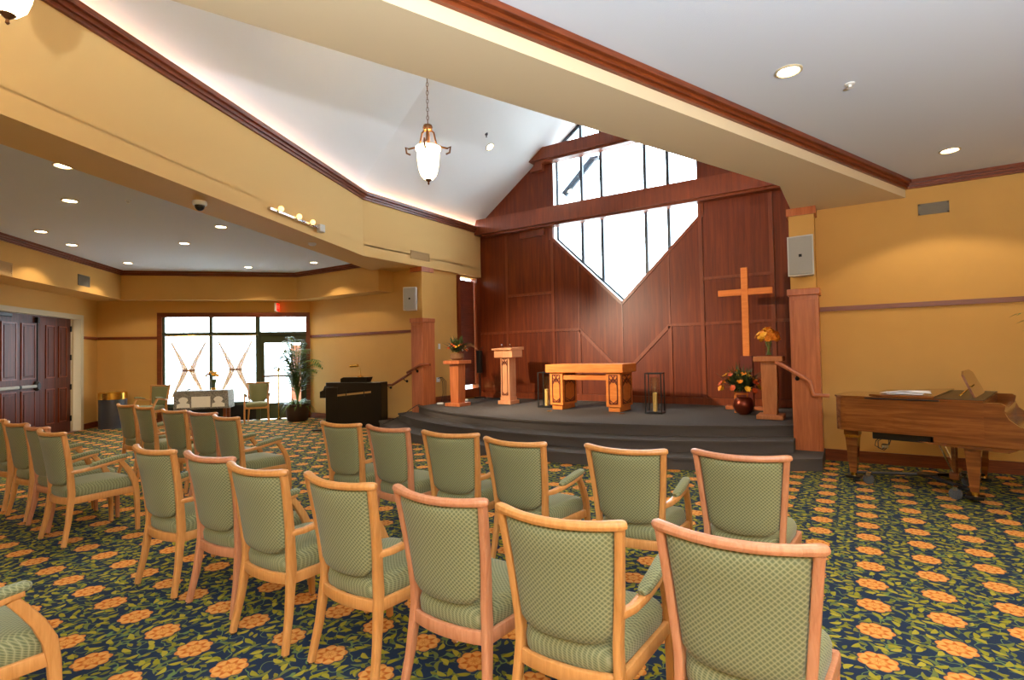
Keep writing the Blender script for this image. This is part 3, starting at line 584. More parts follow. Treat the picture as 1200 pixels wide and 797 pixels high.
# ================================================================== armchairs
def back_y(z):    # rear post line
    return np.interp(z, [0, .2, .42, .55, .75, .93], [0, .04, .068, .062, .035, 0.0])
def make_chair(wd, arms):
    t = thing('armchair' if arms else 'side_chair', 'x', 'chair')
    def px(z): return np.interp(z, [0, .2, .42, .5, .93], [.232, .212, .196, .196, .234])
    for s in (-1, 1):
        zz = [0.015, .1, .2, .31, .42, .5, .6, .72, .84, .922]
        l = MB().sweep([(s*px(z), back_y(z), z) for z in zz], .032, [.034, .036, .04, .046, .052, .05, .046, .042, .038, .036], up=(0, 1, 0)).build('leg', wd, t)
        MB().lathe([(.012, 0), (.013, .006), (.006, .008), (.006, .018)], 8, (s*.232, 0, 0)).build('glide', 'chrome', l)
        fp_ = [(s*.25, .535, .015), (s*.25, .532, .2), (s*.25, .524, .36), (s*.251, .51, .45)]; fd = [.032, .038, .046, .05]
        if arms: fp_ += [(s*.254, .475, .53), (s*.257, .43, .6), (s*.258, .395, .648)]; fd += [.046, .042, .04]
        else: fp_ = [(s*.238, .535, .015), (s*.238, .532, .2), (s*.238, .524, .34), (s*.238, .518, .395)]
        l = MB().sweep(fp_, .034, fd, up=(0, 1, 0)).build('leg', wd, t)
        MB().lathe([(.012, 0), (.013, .006), (.006, .008), (.006, .018)], 8, ((s*.25 if arms else s*.238), .535, 0)).build('glide', 'chrome', l)
        if arms:
            a = MB().sweep([(s*.208, .06, .605), (s*.232, .12, .61), (s*.25, .2, .624), (s*.26, .3, .642), (s*.26, .38, .658), (s*.257, .43, .664)], [.03, .036, .042, .046, .046, .04], .03).build('armrest', wd, t)
            MB().sweep([(s*.246, .175, .643), (s*.252, .2, .651), (s*.26, .29, .668), (s*.26, .38, .682), (s*.257, .44, .685), (s*.255, .452, .684)], [.03, .05, .056, .056, .05, .03], [.02, .034, .04, .04, .034, .02], ch=.45).build('arm_pad', 'fabh', a)
    xs_ = (-.256, -.252, -.242, -.22, -.17, -.12, -.06, 0, .06, .12, .17, .22, .242, .252, .256)
    MB().sweep([(x, .006-.055*(1-(x/.25)**2) + (.004 if abs(x) > .25 else 0), .936-.012*(1-(x/.25)**2)) for x in xs_],
               [.016, .034, .044, .046] + [.042]*7 + [.046, .044, .034, .016], [.012, .026, .036, .037] + [.034]*7 + [.037, .036, .026, .012], ch=.46).build('top_rail', wd, t)
    f = MB()
    f.sweep([(x, .062-.035*(1-(x/.2)**2), .368) for x in (-.2, -.14, -.07, 0, .07, .14, .2)], .024, .056)
    f.sweep([(-.248, .515, .378), (.248, .515, .378)], .024, .056)
    for s in (-1, 1): f.sweep([(s*.2, .07, .368), (s*.248, .515, .378)], .024, .056)
    f.build('seat_frame', wd, t)
    MB().sweep([(-.225, .3, .355), (.225, .3, .355)], .02, .03).build('stretcher', wd, t)
    def outline(k):
        pts = []
        for j in range(32):
            q = 2*math.pi*j/32; c, s_ = math.cos(q), math.sin(q)
            e = .32; x = math.copysign(abs(c)**e, c); y = math.copysign(abs(s_)**e, s_)
            hw = .186 + .062*(y+1)/2
            pts.append((x*hw*k, .292 + y*.252*k))
        return pts
    MB().loft([[(x, y, z + (.012*(1-((y-.3)/.25)**2) if z > .47 else 0)) for x, y in outline(k)] for z, k in ((.39, .97), (.405, 1.0), (.445, 1.01), (.466, .985), (.478, .93), (.485, .8), (.489, .5), (.49, .15))]).build('seat', 'fabh', t, ang=60)
    us = [-1, -.985, -.94, -.8, -.5, -.2, .2, .5, .8, .94, .985, 1]; vs = [-1, -.985, -.95, -.8, -.5, -.15, .2, .55, .85, .96, .99, 1]
    m = MB(); nu = len(us); idx = {}
    for side in (-1, 1):
        for i, v in enumerate(vs):
            for j, u in enumerate(us):
                edge = i in (0, len(vs)-1) or j in (0, nu-1)
                if side == 1 and edge: idx[(side, i, j)] = idx[(-1, i, j)]; continue
                z = .706 + v*.212 + (.03*abs(u)**8*max(0, -v-.8)/.2) - (.012*(1-u*u)*max(0, v)) - .008*(1-u*u)*max(0, -v)
                x = u*(px(z)-.017 - .018*max(0, -v-.85)/.15)
                th = .026*math.sqrt(max(0, 1-abs(u)**14))*math.sqrt(max(0, 1-abs(v)**14))
                y = back_y(z) + .004 - .05*(1-(x/.22)**2)*np.interp(z, [.48, .92], [.75, 1]) + side*th
                idx[(side, i, j)] = len(m.v); m.v.append((x, y, z))
        for i in range(len(vs)-1):
            for j in range(nu-1):
                m.f.append((idx[(side, i, j)], idx[(side, i, j+1)], idx[(side, i+1, j+1)], idx[(side, i+1, j)]))
    m.build('backrest', 'fabv', t, ang=50)
    return t
protoA, protoB = make_chair('oak', True), make_chair('oakp', False); used = set()
def chair(kind, x, y, ang, label, group):
    p = protoA if kind == 'A' else protoB
    o = p if kind not in used else copy_tree(p); used.add(kind)
    o.location = (x, y, 0); o.rotation_euler = (0, 0, math.radians(ang)); o['label'] = label; o['group'] = group
    return o
XO = {(154.5, 524.7): -3.90, (209, 531): -3.30, (261.8, 544.4): -2.70, (361, 557.7): -2.08, (464.2, 573): -1.485, (588, 596.8): -.915, (766.5, 616): -.335, (45.8, 505.8): -5.68, (25.7, 498.6): -6.27, (2.9, 495): -6.87}
def row(lst, group):
    for kind, a, b, label, ang in lst:
        A, B = at_z(a[0], a[1], .932), at_z(b[0], b[1], .932); m = (A+B)/2
        chair(kind, XO.get(a, m[0]), m[1]+0.012, ang, label, group)
row([('A', (154.5, 524.7), (207.3, 531), 'green upholstered oak armchair at the far left end of the nearest row', 2),
     ('B', (209, 531), (261.8, 538), 'reddish oak green chair without arms, second from the left in the nearest row', 2),
     ('A', (261.8, 544.4), (327.3, 554.5), 'honey oak green armchair, third from the left in the nearest row', 1),
     ('A', (361, 557.7), (437.4, 572.3), 'honey oak green armchair in the middle of the nearest row of seven', -2),
     ('B', (464.2, 573), (566.5, 591.6), 'pinkish oak green chair without arms, third from the right in the nearest row', -1),
     ('A', (588, 596.8), (723.5, 617.8), 'honey oak green armchair, second from the right in the nearest row', 2),
     ('B', (766.5, 616), (951, 645.8), 'large pinkish oak green chair without arms nearest the camera at bottom right', 0)], 'chairs in the nearest row')
row([('A', (376.5, 495.5), (420, 498.8), 'green armchair at the left end of the row before the altar steps', 1),
     ('B', (430.2, 500), (476.8, 504.7), 'reddish oak green chair without arms, second from left in the row before the altar steps', -3),
     ('A', (495.3, 507.4), (557.6, 510.2), 'honey oak green armchair, third from left in the row before the altar steps', 5),
     ('A', (568.5, 514.5), (636.4, 522.2), 'honey oak green armchair, third from right in the row before the altar steps', -4),
     ('A', (688.6, 523.8), (776.4, 530.3), 'honey oak green armchair, second from right in the row before the altar steps', 2),
     ('B', (814.3, 530.3), (922.2, 538.2), 'green chair without arms at the right end of the row before the altar steps', 1)], 'chairs in the row before the altar')
row([('A', (45.8, 505.8), (73.9, 509.3), 'honey oak green armchair at the right end of the left block, seat fully visible', 2),
     ('B', (25.7, 498.6), (48.9, 502.2), 'reddish oak green chair without arms, second from right end of the near left block', 1),
     ('A', (2.9, 495), (25, 497.4), 'honey oak green armchair, third from right end of the near left block', 2)], 'chairs in the near left block')
mid = (at_z(2.9, 495, .932)+at_z(25, 497.4, .932))/2
chair('A', mid[0]-0.62, mid[1]+0.03, 1, 'green armchair cut off by the left edge beside the double doors', 'chairs in the near left block')
row([('A', (138, 474.5), (154.9, 476), 'green armchair at the left end of the far left row, beside the bin', -1),
     ('A', (158.8, 476.6), (177, 478.9), 'green armchair, second from left in the far left row', -3),
     ('A', (192, 481.2), (212.4, 482.7), 'green armchair in the middle of the far left row', 3),
     ('B', (221, 483.7), (250.4, 485.2), 'reddish oak green chair without arms, second from right in the far left row', 5),
     ('A', (250.8, 488), (276.6, 491), 'honey oak green armchair at the right end of the far left row', -3)], 'chairs in the far left row')
ar = at_z(34, 686, .69)
chair('A', ar[0]-.285, ar[1]-.44, 0, 'green armchair cropped at the bottom left corner, only arm and seat showing', 'chairs cut by the frame')
def wpos(s, inn): return np.array([WC[0]+s*.7071+inn*.7071, WC[1]+s*.7071-inn*.7071])
p = wpos(3.6, .38); chair('A', p[0], p[1], 225+8, 'green armchair in front of the window between the lace table and the palm', 'chairs by the window')
p = wpos(1.5, .42); chair('A', p[0], p[1], 205, 'green armchair beside the bin, left of the lace covered table', 'chairs by the window')
# ================================================================== altar furniture
def fretwork(w_, h_, t=0.014):
    """gothic strip pattern in a w x h panel, local x,z, facing -y"""
    m = MB(); a, b = w_/2, h_/2
    def bar(p, q): bar2(m, p, q, t, -0.006, 0.004)
    e = min(w_*0.9, h_*.3)
    bar((-a, -b), (a, -b)); bar((-a, b), (a, b)); bar((-a, -b), (-a, b)); bar((a, -b), (a, b))
    bar((-a, b-e), (a*.55, b)); bar((a, b-e), (-a*.55, b)); bar((-a, b-e*.35), (a*.1, b-e*1.0)); bar((a, b-e*.35), (-a*.1, b-e*1.0))
    bar((-a, b-e*1.25), (0, b-e*.55)); bar((a, b-e*1.25), (0, b-e*.55))
    bar((-a, -b+e*.5), (0, -b+e*.08)); bar((a, -b+e*.5), (0, -b+e*.08)); bar((-a*.5, -b), (-a, -b+e*.3)); bar((a*.5, -b), (a, -b+e*.3))
    return m
A0 = at_z(687, 483, ZP)
al = thing('altar_table', 'golden oak altar table with two fretwork pedestals on the platform', 'altar', (-4.11, 9.05, ZP))
MB().box(-.76, .76, -.34, .34, .685, .835, .006).build('table_top', 'altar', al)
MB().box(-.46, .46, -.27, -.22, .55, .635, .004).build('apron', 'altar', al)
MB().box(-.46, .46, .22, .27, .55, .635, .004).build('apron', 'altar', al)
for sx in (-1, 1):
    pd = MB().box(sx*.56-.135, sx*.56+.135, -.29, .29, .085, .685, .004).build('pedestal', 'altar', al)
    MB().box(sx*.56-.105, sx*.56+.105, -.26, .26, 0, .09, .004).build('plinth', 'altar', pd)
    f_ = fretwork(.15, .5).build('fretwork', 'fret', pd, loc=(sx*.56, -.292, .39), smooth=False)
    for sd in (-1, 1):
        g = fretwork(.4, .5).build('fretwork', 'fret', pd, loc=(sx*.56+sd*.137, 0, .39), smooth=False); g.rotation_euler = (0, 0, sd*R45*2)
lp = at_z(591, 474, ZP)
le = thing('lectern', 'pale maple lectern with gothic fretwork front at the left of the platform', 'lectern', (lp[0], lp[1]+.17, ZP))
MB().box(-.155, .155, -.18, .18, 0, .075, .006).build('foot', 'pale', le)
MB().box(-.12, .12, -.14, .14, .075, .15, .006).build('plinth', 'pale', le)
sh = MB().box(-.112, .112, -.13, .13, .15, .98, .01).build('shaft', 'pale', le)
fretwork(.135, .76, .012).build('fretwork', 'fret', sh, loc=(0, -.132, .57), smooth=False)
MB().box(-.225, .225, -.19, .22, .97, 1.13, .008).build('desk_body', 'pale', le)
MB().prism([(-.25, 1.13), (.25, 1.13), (.25, 1.19), (-.25, 1.16)], 'x', -.245, .245).build('desk_top', 'pale', le, smooth=False)
for x in (-.2, .02):
    mc = MB().tube([(x, .1, 1.15), (x, .12, 1.2), (x-.01, .1, 1.235)], .006).build('microphone', 'blackm', le)
    MB().ball((x-.01, .08, 1.24), .017, .026, .017).build('microphone_head', 'chrome', mc)
ms = at_z(567, 466, ZP)
mk = thing('microphone_stand', 'black microphone stand behind the pale lectern by the side window', 'stand', (ms[0], ms[1]-.15, ZP))
MB().lathe([(.14, 0), (.14, .02), (.03, .04)], 20).build('base', 'blackm', mk)
MB().tube([(0, 0, .03), (0, 0, 1.15)], .011).build('pole', 'blackm', mk)
MB().tube([(0, 0, 1.15), (.18, -.1, 1.22)], .008).build('boom', 'blackm', mk)
MB().box(-.07, .05, -.04, .06, .6, 1.14, .01).build('clip_box', 'black', mk)
# lanterns
def lantern(loc, label, k=1.0):
    o = thing('lantern', label, 'lantern', loc, 0.1, 'black lanterns beside the altar'); a = .13*k; h = .68
    f = MB()
    for sx in (-1, 1):
        for sy in (-1, 1): f.box(sx*a-.009, sx*a+.009, sy*a-.009, sy*a+.009, 0, h)
        f.box(-a, a, sx*a-.008, sx*a+.008, h-.018, h); f.box(sx*a-.008, sx*a+.008, -a, a, h-.018, h)
    f.build('frame', 'blackm', o, smooth=False)
    MB().box(-a-.015, a+.015, -a-.015, a+.015, 0, .028, .004).build('tray', 'blackm', o)
    MB().lathe([(.08*k, .03), (.08*k, .6), (.077*k, .6), (.077*k, .034)], 24, caps=False).build('glass_cylinder', 'vglass', o)
    cd = MB().lathe([(.034, .03), (.036, .04), (.036, .34), (.03, .345), (.01, .338)], 16).build('candle', 'candle', o)
    MB().tube([(0, 0, .335), (.002, 0, .36)], .002, 5).build('wick', 'black', cd)
lq = at_z(764, 485, ZP); lantern((lq[0]+.02, lq[1]+.12, ZP), 'black glass lantern with a candle right of the altar table')
lq = at_z(640, 478, ZP); lantern((lq[0]-.06, lq[1]+.14, ZP), 'black glass lantern with a candle left of the altar table', .95)
for px, lab in (((662, 482), 'small brass floor plate left of the altar pedestal'), ((729, 485), 'small brass floor plate in front of the right altar pedestal')):
    g = at_z(px[0]-(18 if px[0] < 700 else 0), px[1], ZP); tag(MB().lathe([(.05, 0), (.05, .006), (.02, .01)], 16).build('floor_outlet', 'brass', loc=tuple(g)), lab, 'outlet', 'brass floor outlets on the platform')
# pedestals
def pedestal(loc, label, mat, k=1.0, rz=0):
    o = thing('pedestal', label, 'pedestal', loc, rz)
    MB().box(-.2*k, .2*k, -.2*k, .2*k, 0, .07, .008).build('foot', mat, o)
    MB().prism([(-.1*k, .07), (.1*k, .07), (.115*k, .3), (.12*k, .86), (-.12*k, .86), (-.115*k, .3)], 'y', -.12*k, .12*k).build('shaft', mat, o, smooth=False)
    MB().box(-.22*k, .22*k, -.22*k, .22*k, .86, .935, .008).build('top', mat, o)
    return o
def bouquet(o, c, r, hz, blooms, leafn, leaf='leafd', lw=.05, ll=.28, seed=1, bs=.035, up=.6):
    rg = random.Random(seed); m = MB()
    for _ in range(leafn):
        th = rg.uniform(0, 6.283); e = rg.uniform(.1, 1.25)
        d = (math.cos(th)*math.sin(e), math.sin(th)*math.sin(e), math.cos(e)*up+.1)
        st_ = (c[0]+rg.uniform(-.3, .3)*r, c[1]+rg.uniform(-.3, .3)*r, c[2]+rg.uniform(0, .3)*hz)
        m.leaf(st_, d, ll*rg.uniform(.6, 1.15), lw*rg.uniform(.5, 1.1), droop=rg.uniform(0, .5))
    m.build('foliage', leaf, o)
    for mt, n in blooms:
        for _ in range(n):
            th = rg.uniform(0, 6.283); e = math.acos(rg.uniform(.1, 1)); q = rg.uniform(.75, 1.05)
            b = (c[0]+r*q*math.sin(e)*math.cos(th), c[1]+r*q*math.sin(e)*math.sin(th), c[2]+hz*q*math.cos(e))
            f = MB(); nrm = np.array([math.sin(e)*math.cos(th), math.sin(e)*math.sin(th), math.cos(e)+.2])
            for k in range(8):
                a = 2*math.pi*k/8; t1 = np.cross(nrm, (.3, .2, .9)); t1 /= np.linalg.norm(t1); t2 = np.cross(nrm, t1); t2 /= np.linalg.norm(t2)
                f.leaf(b, t1*math.cos(a)+t2*math.sin(a)+nrm*.35, bs*rg.uniform(.9, 1.2), bs*.8, up=tuple(nrm))
            f.ball(b, bs*.32, n=6, k=4)
            f.build('blossom', mt, o)
pp = at_z(531, 476.5, ZP)
pedestal((pp[0], pp[1]+.16, ZP), 'cherry pedestal holding a basket of autumn flowers by the side window', 'colwood', .95)
fb = thing('flower_basket', 'woven basket of green and rust foliage on the left pedestal', 'flowers', (pp[0], pp[1]+.16, ZP+.937))
MB().lathe([(.1, 0), (.14, .04), (.145, .14), (.125, .14), (.12, .05)], 18).build('basket', 'basket', fb)
bouquet(fb, (0, 0, .16), .24, .27, (('rust', 8), ('yellow', 7), ('white', 3)), 170, ll=.36, lw=.04, seed=3, bs=.03, up=.9)
st2 = MB()
for k in range(12): st2.tube([(.05, 0, .2), (.2+.01*k, -.03+.01*k, .26+.008*k), (.36+.008*k, -.05+.02*k, .33-.014*k)], .0025, 4)
st2.build('dried_stems', 'basket', fb)
pq = at_z(902, 492, ZP)
pedestal((pq[0], pq[1]+.17, ZP), 'oak pedestal holding the glass vase beside the cross', 'oakb', .9)
vs_ = thing('vase', 'clear glass vase of bright orange flowers on the right pedestal', 'vase', (pq[0]+.0, pq[1]+.13, ZP+.937))
MB().lathe([(.05, 0), (.055, .01), (.06, .2), (.056, .2), (.05, .02), (.01, .015)], 20).build('vase_glass', 'vglass', vs_)
sm = MB()
for k in range(14): sm.tube([(.03*math.cos(k*2.4), .03*math.sin(k*2.4), .02), (.045*math.cos(k*2.4+2.5), .045*math.sin(k*2.4+2.5), .22)], .004, 5)
sm.build('stems', 'leaf', vs_)
bouquet(vs_, (0, 0, .24), .16, .17, (('orange', 40), ('yellow', 12)), 14, leaf='leaf', ll=.12, lw=.03, seed=5, bs=.05)
# cross
cp = at_z(860, 481, ZP)
cr_ = thing('standing_cross', 'tall plain oak cross on a wooden stand right of the altar', 'cross', (cp[0]+.2, cp[1]+.2, ZP))
MB().box(-.055, .055, -.03, .03, .93, 2.47, .004).build('upright', 'altar', cr_)
MB().box(-.44, -.055, -.028, .028, 1.99, 2.1, .004).box(.055, .44, -.028, .028, 1.99, 2.1, .004).build('crossbar', 'altar', cr_)
MB().box(-.1, .1, -.07, .07, .06, .93, .005).build('stand_post', 'fret', cr_)
MB().box(-.36, .36, -.07, .07, 0, .06, .005).build('stand_foot', 'colwood', cr_)
MB().box(-.07, .07, -.36, .3, 0, .06, .005).build('stand_foot', 'colwood', cr_)
fp = at_z(880, 487, ZP)
pt = thing('flower_pot', 'copper pot with a wild orange and green arrangement on the platform floor', 'flowers', (fp[0]-.12, fp[1]+.1, ZP))
MB().lathe([(.07, 0), (.13, .05), (.16, .14), (.14, .24), (.11, .27), (.1, .27), (.12, .2), (.1, .06)], 22).build('pot', 'copper', pt)
bouquet(pt, (-.02, 0, .36), .36, .34, (('orange', 12), ('yellow', 10), ('rust', 11)), 260, ll=.42, lw=.04, seed=9, bs=.055, up=.8)
es = at_z(862, 484, ZP)
ea = thing('wooden_easel', 'small oak easel beside the copper flower pot', 'easel', (es[0], es[1]+.04, ZP))
MB().box(-.02, .02, -.02, .02, 0, .36, .003).build('leg', 'altar', ea); MB().box(-.02, .2, -.025, .0, .3, .33, .003).build('crosspiece', 'altar', ea); MB().sweep([(.18, .02, 0), (.18, 0, .33)], .03, .03, up=(0, 1, 0)).build('leg', 'altar', ea)
# ================================================================== grand piano
tp, kp = at_z(975.7, 465.8, .97), at_z(1184.9, 474.4, .97)
rot = math.atan2(kp[1]-tp[1], kp[0]-tp[0])
gp = thing('grand_piano', 'walnut baby grand piano against the right wall', 'piano', (tp[0], tp[1], 0), rot)
LEN = 1.62; KB = 1.36   # tail at x=0, spine on y=0, cheek at KB
LEGS = ((.085, .38), (KB-.22, .17), (KB-.24, 1.15))
main = [(0.0, .12), (.025, .055), (.07, .015), (.13, 0), (KB-.12, 0), (KB-.12, 1.42), (.98, 1.42), (.86, 1.36), (.74, 1.2), (.58, .95), (.4, .8), (.2, .74), (.08, .69), (.02, .62), (0.0, .54)]
MB().prism(main, 'z', .625, .975).build('rim', 'walnut', gp, smooth=True, ang=25)
for y0, y1 in ((0, .05), (1.37, 1.42)):
    MB().prism([(KB-.125, .625), (KB+.29, .625), (KB+.29, .735), (KB+.2, .745), (KB+.12, .77), (KB+.05, .83), (KB+.02, .9), (KB+.03, .955), (KB, .975), (KB-.125, .975)], 'y', y0, y1).build('cheek', 'walnut', gp, smooth=False)
MB().box(KB-.5, KB+.3, .0, 1.42, .565, .635, .006).build('key_bed', 'walnut', gp)
MB().prism([(KB-.62, .565), (KB+.12, .565), (KB+.04, .525), (KB-.5, .545)], 'y', .02, 1.4).build('bed_support', 'walnut', gp, smooth=False)
MB().box(KB+.02, KB+.27, .05, 1.37, .63, .735, .006).build('key_lid', 'walnut', gp)
MB().box(KB-.02, KB+.03, .05, 1.37, .64, .9, .005).build('fallboard', 'walnut', gp)
lid = [(a-.012 if a < .02 else a, b) for a, b in main]
MB().prism([(a, b) for a, b in lid], 'z', .977, .995).build('lid', 'walnut', gp, smooth=False)
MB().prism([(.34, .0), (.88, -.005), (.88, 1.3), (.72, 1.15), (.56, .93), (.34, .8)], 'z', 1.0, 1.02).build('lid_flap', 'walnut', gp, smooth=False)
MB().box(.3, .92, -.012, -.002, .972, .985).build('lid_hinge', 'black', gp, smooth=False)
MB().box(.86, KB-.12, .02, 1.38, .985, .998).build('key_cover_gap', 'black', gp, smooth=False)
md_ = MB(); md_.prism([(.3, 0), (.5, 0), (1.0, 0), (1.15, 0), (1.1, .24), (.9, .28), (.5, .28), (.34, .24)], 'y', 0, .018)
dk = md_.build('music_desk', 'walnut', gp, smooth=False); dk.rotation_euler = (math.radians(-22), 0, math.radians(90)); dk.location = (1.16, .0, .995)
MB().tube([(1.02, .45, 1.0), (1.14, .45, 1.12)], .006).build('desk_prop', 'brass', gp)
for x, y in LEGS:
    l = MB().loft([[(x+sx*a, y+sy*a, z) for sx, sy in ((-1, -1), (1, -1), (1, 1), (-1, 1))] for z, a in ((.11, .032), (.2, .04), (.53, .062), (.535, .07), (.6, .07))]).build('leg', 'walnut', gp, smooth=False)
    MB().box(x-.064, x+.064, y-.064, y+.064, .505, .53).build('leg_collar', 'brass' if x < 1 else 'walnut', l, smooth=False)
    MB().tube([(x, y, .075), (x, y, .115)], .03, 12).build('ferrule', 'brass', l)
# player unit, lyre and cables beneath
MB().box(.33, .83, .12, .5, .54, .62, .006).build('player_box', 'black', gp)
ly = MB().box(.9, .98, .55, .85, .12, .2, .01).box(.92, .95, .58, .6, .2, .6).box(.92, .95, .78, .8, .2, .6).build('pedal_lyre', 'walnut', gp)
for y in (.58, .82): MB().tube([(.94, y, .17), (.78, y-.03, .6)], .009, 8).build('lyre_rod', 'chrome', ly)
cb = MB()
for k in range(2): cb.tube([(.4+.03*k, .14, .56), (.36+.02*k, .12, .52), (.35+.03*k, .12, .47-.02*k), (.41+.02*k, .12, .44-.01*k), (.47, .12, .47), (.47+.02*k, .14, .55)], .005, 6)
cb.build('cable', 'cable', gp)
MB().box(.42, .48, .06, .12, .46, .5, .006).build('cable_plug', 'chrome', gp)
# papers on the piano
pa = thing('sheet_music', 'loose white sheets lying on the grand piano lid', 'papers', (tp[0]+.62*math.cos(rot)-.2*math.sin(rot), tp[1]+.62*math.sin(rot)+.2*math.cos(rot), 1.021), rot)
for k, (dx, dy, a) in enumerate(((0, 0, .05), (-.06, .05, -.1), (.05, .04, .2), (.02, .1, -.25))):
    s_ = MB().add([(-.15, -.11, 0), (0, -.11, .006+.003*k), (.15, -.11, .002), (-.15, .11, .001), (0, .11, .008), (.15, .11, .012)], [(0, 1, 4, 3), (1, 2, 5, 4)]).build('sheet', 'paper', pa, loc=(dx, dy, .001+.005*k), rot=a)
    sm_ = s_.modifiers.new('thick', 'SOLIDIFY'); sm_.thickness = .001
# dolly
dl = thing('piano_dolly', 'black steel piano dolly with clear casters under the grand piano', 'dolly', (tp[0], tp[1], 0), rot)
ctr = (.72, .52)
for x, y in LEGS:
    MB().sweep([(ctr[0], ctr[1], .15), (x, y, .105)], .05, .03).build('arm', 'black', dl)
    MB().box(x-.07, x+.07, y-.07, y+.07, .045, .075, .006).build('leg_cup', 'black', dl)
    d = np.array([ctr[0]-x, ctr[1]-y]); d /= np.linalg.norm(d); cx_, cy_ = x+d[0]*.17-.02, y+d[1]*.17-.06
    wq = MB(); wq.loft([[(cx_+.055*math.cos(q), yy, .056+.055*math.sin(q)) for q in [2*math.pi*j/20 for j in range(20)]] for yy in (cy_-.022, cy_+.022)]); wq.build('caster', 'rubber', dl)
    MB().box(cx_-.02, cx_+.02, cy_-.034, cy_+.034, .09, .13, .004).build('fork', 'chrome', dl)
MB().lathe([(.09, .135), (.09, .165)], 18, (ctr[0], ctr[1], 0)).build('hub', 'black', dl)
# ================================================================== black upright digital piano
q0, q1 = at_z(383, 500, 0), at_z(448, 501, 0)
kr = math.atan2(q1[1]-q0[1], q1[0]-q0[0])
KL = float(np.hypot(q1[0]-q0[0], q1[1]-q0[1]))
up_ = thing('upright_piano', 'black upright piano by the left end of the altar steps', 'piano', (q0[0], q0[1]-.02, 0), kr)
# its back faces the camera; the keyboard shelf sticks out at the left
MB().box(0, KL, 0, .3, 0, .96, .006).build('cabinet', 'ebony', up_)
MB().box(0, KL*.22, -.012, 0, .0, .86, .004).build('side_post', 'ebony', up_); 
kb_ = MB().prism([(-.16, .62), (0, .62), (.0, .9), (-.04, .88), (-.08, .79), (-.16, .76)], 'y', .02, .3).build('key_shelf', 'ebony', up_, smooth=False)
sp = MB().prism([(KL*.22, .66), (KL*.82, .735), (KL*.82, .775), (KL*.22, .7)], 'y', -.012, .0).build('brass_slot', 'ventm', up_, smooth=False)
for f_ in (.38, .7): MB().box(KL*f_-.01, KL*f_+.01, -.016, -.004, .66, .79).build('slot_divider', 'ebony', up_, smooth=False)
mr = MB().prism([(KL*.25, .96), (KL*.72, .96), (KL*.76, 1.07), (KL*.3, 1.07), (KL*.25, 1.04)], 'y', .05, .24).build('music_rest', 'ebony', up_, smooth=False)
bl = thing('piano_lamp', 'brass banker lamp standing on the black upright piano', 'lamp', (q0[0]+KL*.56*math.cos(kr)-.18*math.sin(kr), q0[1]+KL*.56*math.sin(kr)+.18*math.cos(kr)-.02, 1.07))
MB().lathe([(.07, 0), (.07, .012), (.02, .025)], 18).build('base', 'brass', bl)
MB().tube([(0, 0, .02), (.0, 0, .1), (-.02, 0, .2), (-.05, -.01, .25), (-.1, -.02, .26)], .01).build('stem', 'brass', bl)
MB().tube([(-.06, -.02, .25), (-.28, -.04, .24)], .028, 12).build('shade', 'brass', bl)
pe = at_z(373, 505, 0)
pb = thing('sustain_pedal', 'small black pedal on the carpet beside the upright piano', 'pedal', tuple(pe), .4)
MB().box(-.12, .1, -.06, .06, 0, .03, .008).build('base', 'black', pb); MB().sweep([(.05, 0, .04), (.24, 0, .06)], .05, .012).build('tread', 'blackm', pb)
ca = MB(); w0 = at_z(418, 497, .004)
ca.tube([at_z(449, 497, .175), at_z(460, 492, .2), at_z(470, 487, .33), at_z(478, 482, .34), at_z(487, 476, .49), at_z(492, 474, .48)], .008, 6)
tag(ca.build('floor_cable', 'cable'), 'dark cable running up the left end of the altar steps', 'cable')
# ================================================================== window bay
def wp(s, inn, z=0): a = wpos(s, inn); return (a[0], a[1], z)
tb = thing('side_table', 'wooden table under a lace cloth in front of the bay window', 'table', wp(2.42, .4), R45)
MB().box(-.54, .54, -.2, .2, .76, .79, .004).build('table_top', 'trim', tb)
for sx in (-1, 1):
    for sy in (-1, 1): MB().box(sx*.48-.03, sx*.48+.03, sy*.15-.03, sy*.15+.03, 0, .76).build('leg', 'trim', tb, smooth=False)
tc_ = thing('tablecloth', 'grey lace tablecloth with white motifs on the bay window table', 'tablecloth', wp(2.42, .4, .792), R45)
m = MB(); rg = random.Random(4)
ring = [(-.57, -.23), (.57, -.23), (.57, .23), (-.57, .23)]
def ringpts(g, z, amp):
    P_ = []
    for i in range(4):
        a, b = np.array(ring[i])*(1+g), np.array(ring[(i+1) % 4])*(1+g); n = 22 if i % 2 == 0 else 10
        for k in range(n):
            t = k/n; p_ = a+(b-a)*t; nn = np.array([(b-a)[1], -(b-a)[0]]); nn = nn/np.linalg.norm(nn)
            p_ = p_+nn*amp*math.sin(k*1.9+i); P_.append((p_[0], p_[1], z))
    return P_
m.loft([ringpts(-.05, .0, 0), ringpts(0, -.004, 0), ringpts(.005, -.06, .004), ringpts(.012, -.25, .008), ringpts(.02, -.42, .014)], caps=False)
m.f.append(tuple(range(63, -1, -1)))
m.build('cloth', 'lace', tc_)
def motif(pts): MB().prism(pts, 'y', -.252, -.246).build('lace_motif', 'lacew', tc_, smooth=False)
motif([(-.2, -.38), (.2, -.38), (.2, -.13), (-.2, -.13)])
for c in (-.37, .37):
    motif([(c-.14, -.38), (c+.14, -.38), (c+.13, -.3), (c+.06, -.27)] + [(c+.1*math.cos(q), -.21+.075*math.sin(q)) for q in [math.pi*j/8 for j in range(9)]] + [(c-.06, -.27), (c-.13, -.3)])
tv = thing('flower_vase', 'vase of yellow flowers on the lace covered table', 'vase', wp(2.62, .42, .8))
MB().lathe([(.05, 0), (.04, .06), (.05, .16), (.07, .24), (.06, .24), (.04, .15)], 16).build('vase_body', 'leafd', tv); MB().lathe([(.055, 0), (.055, .05)], 16).build('vase_foot', 'brass', tv)
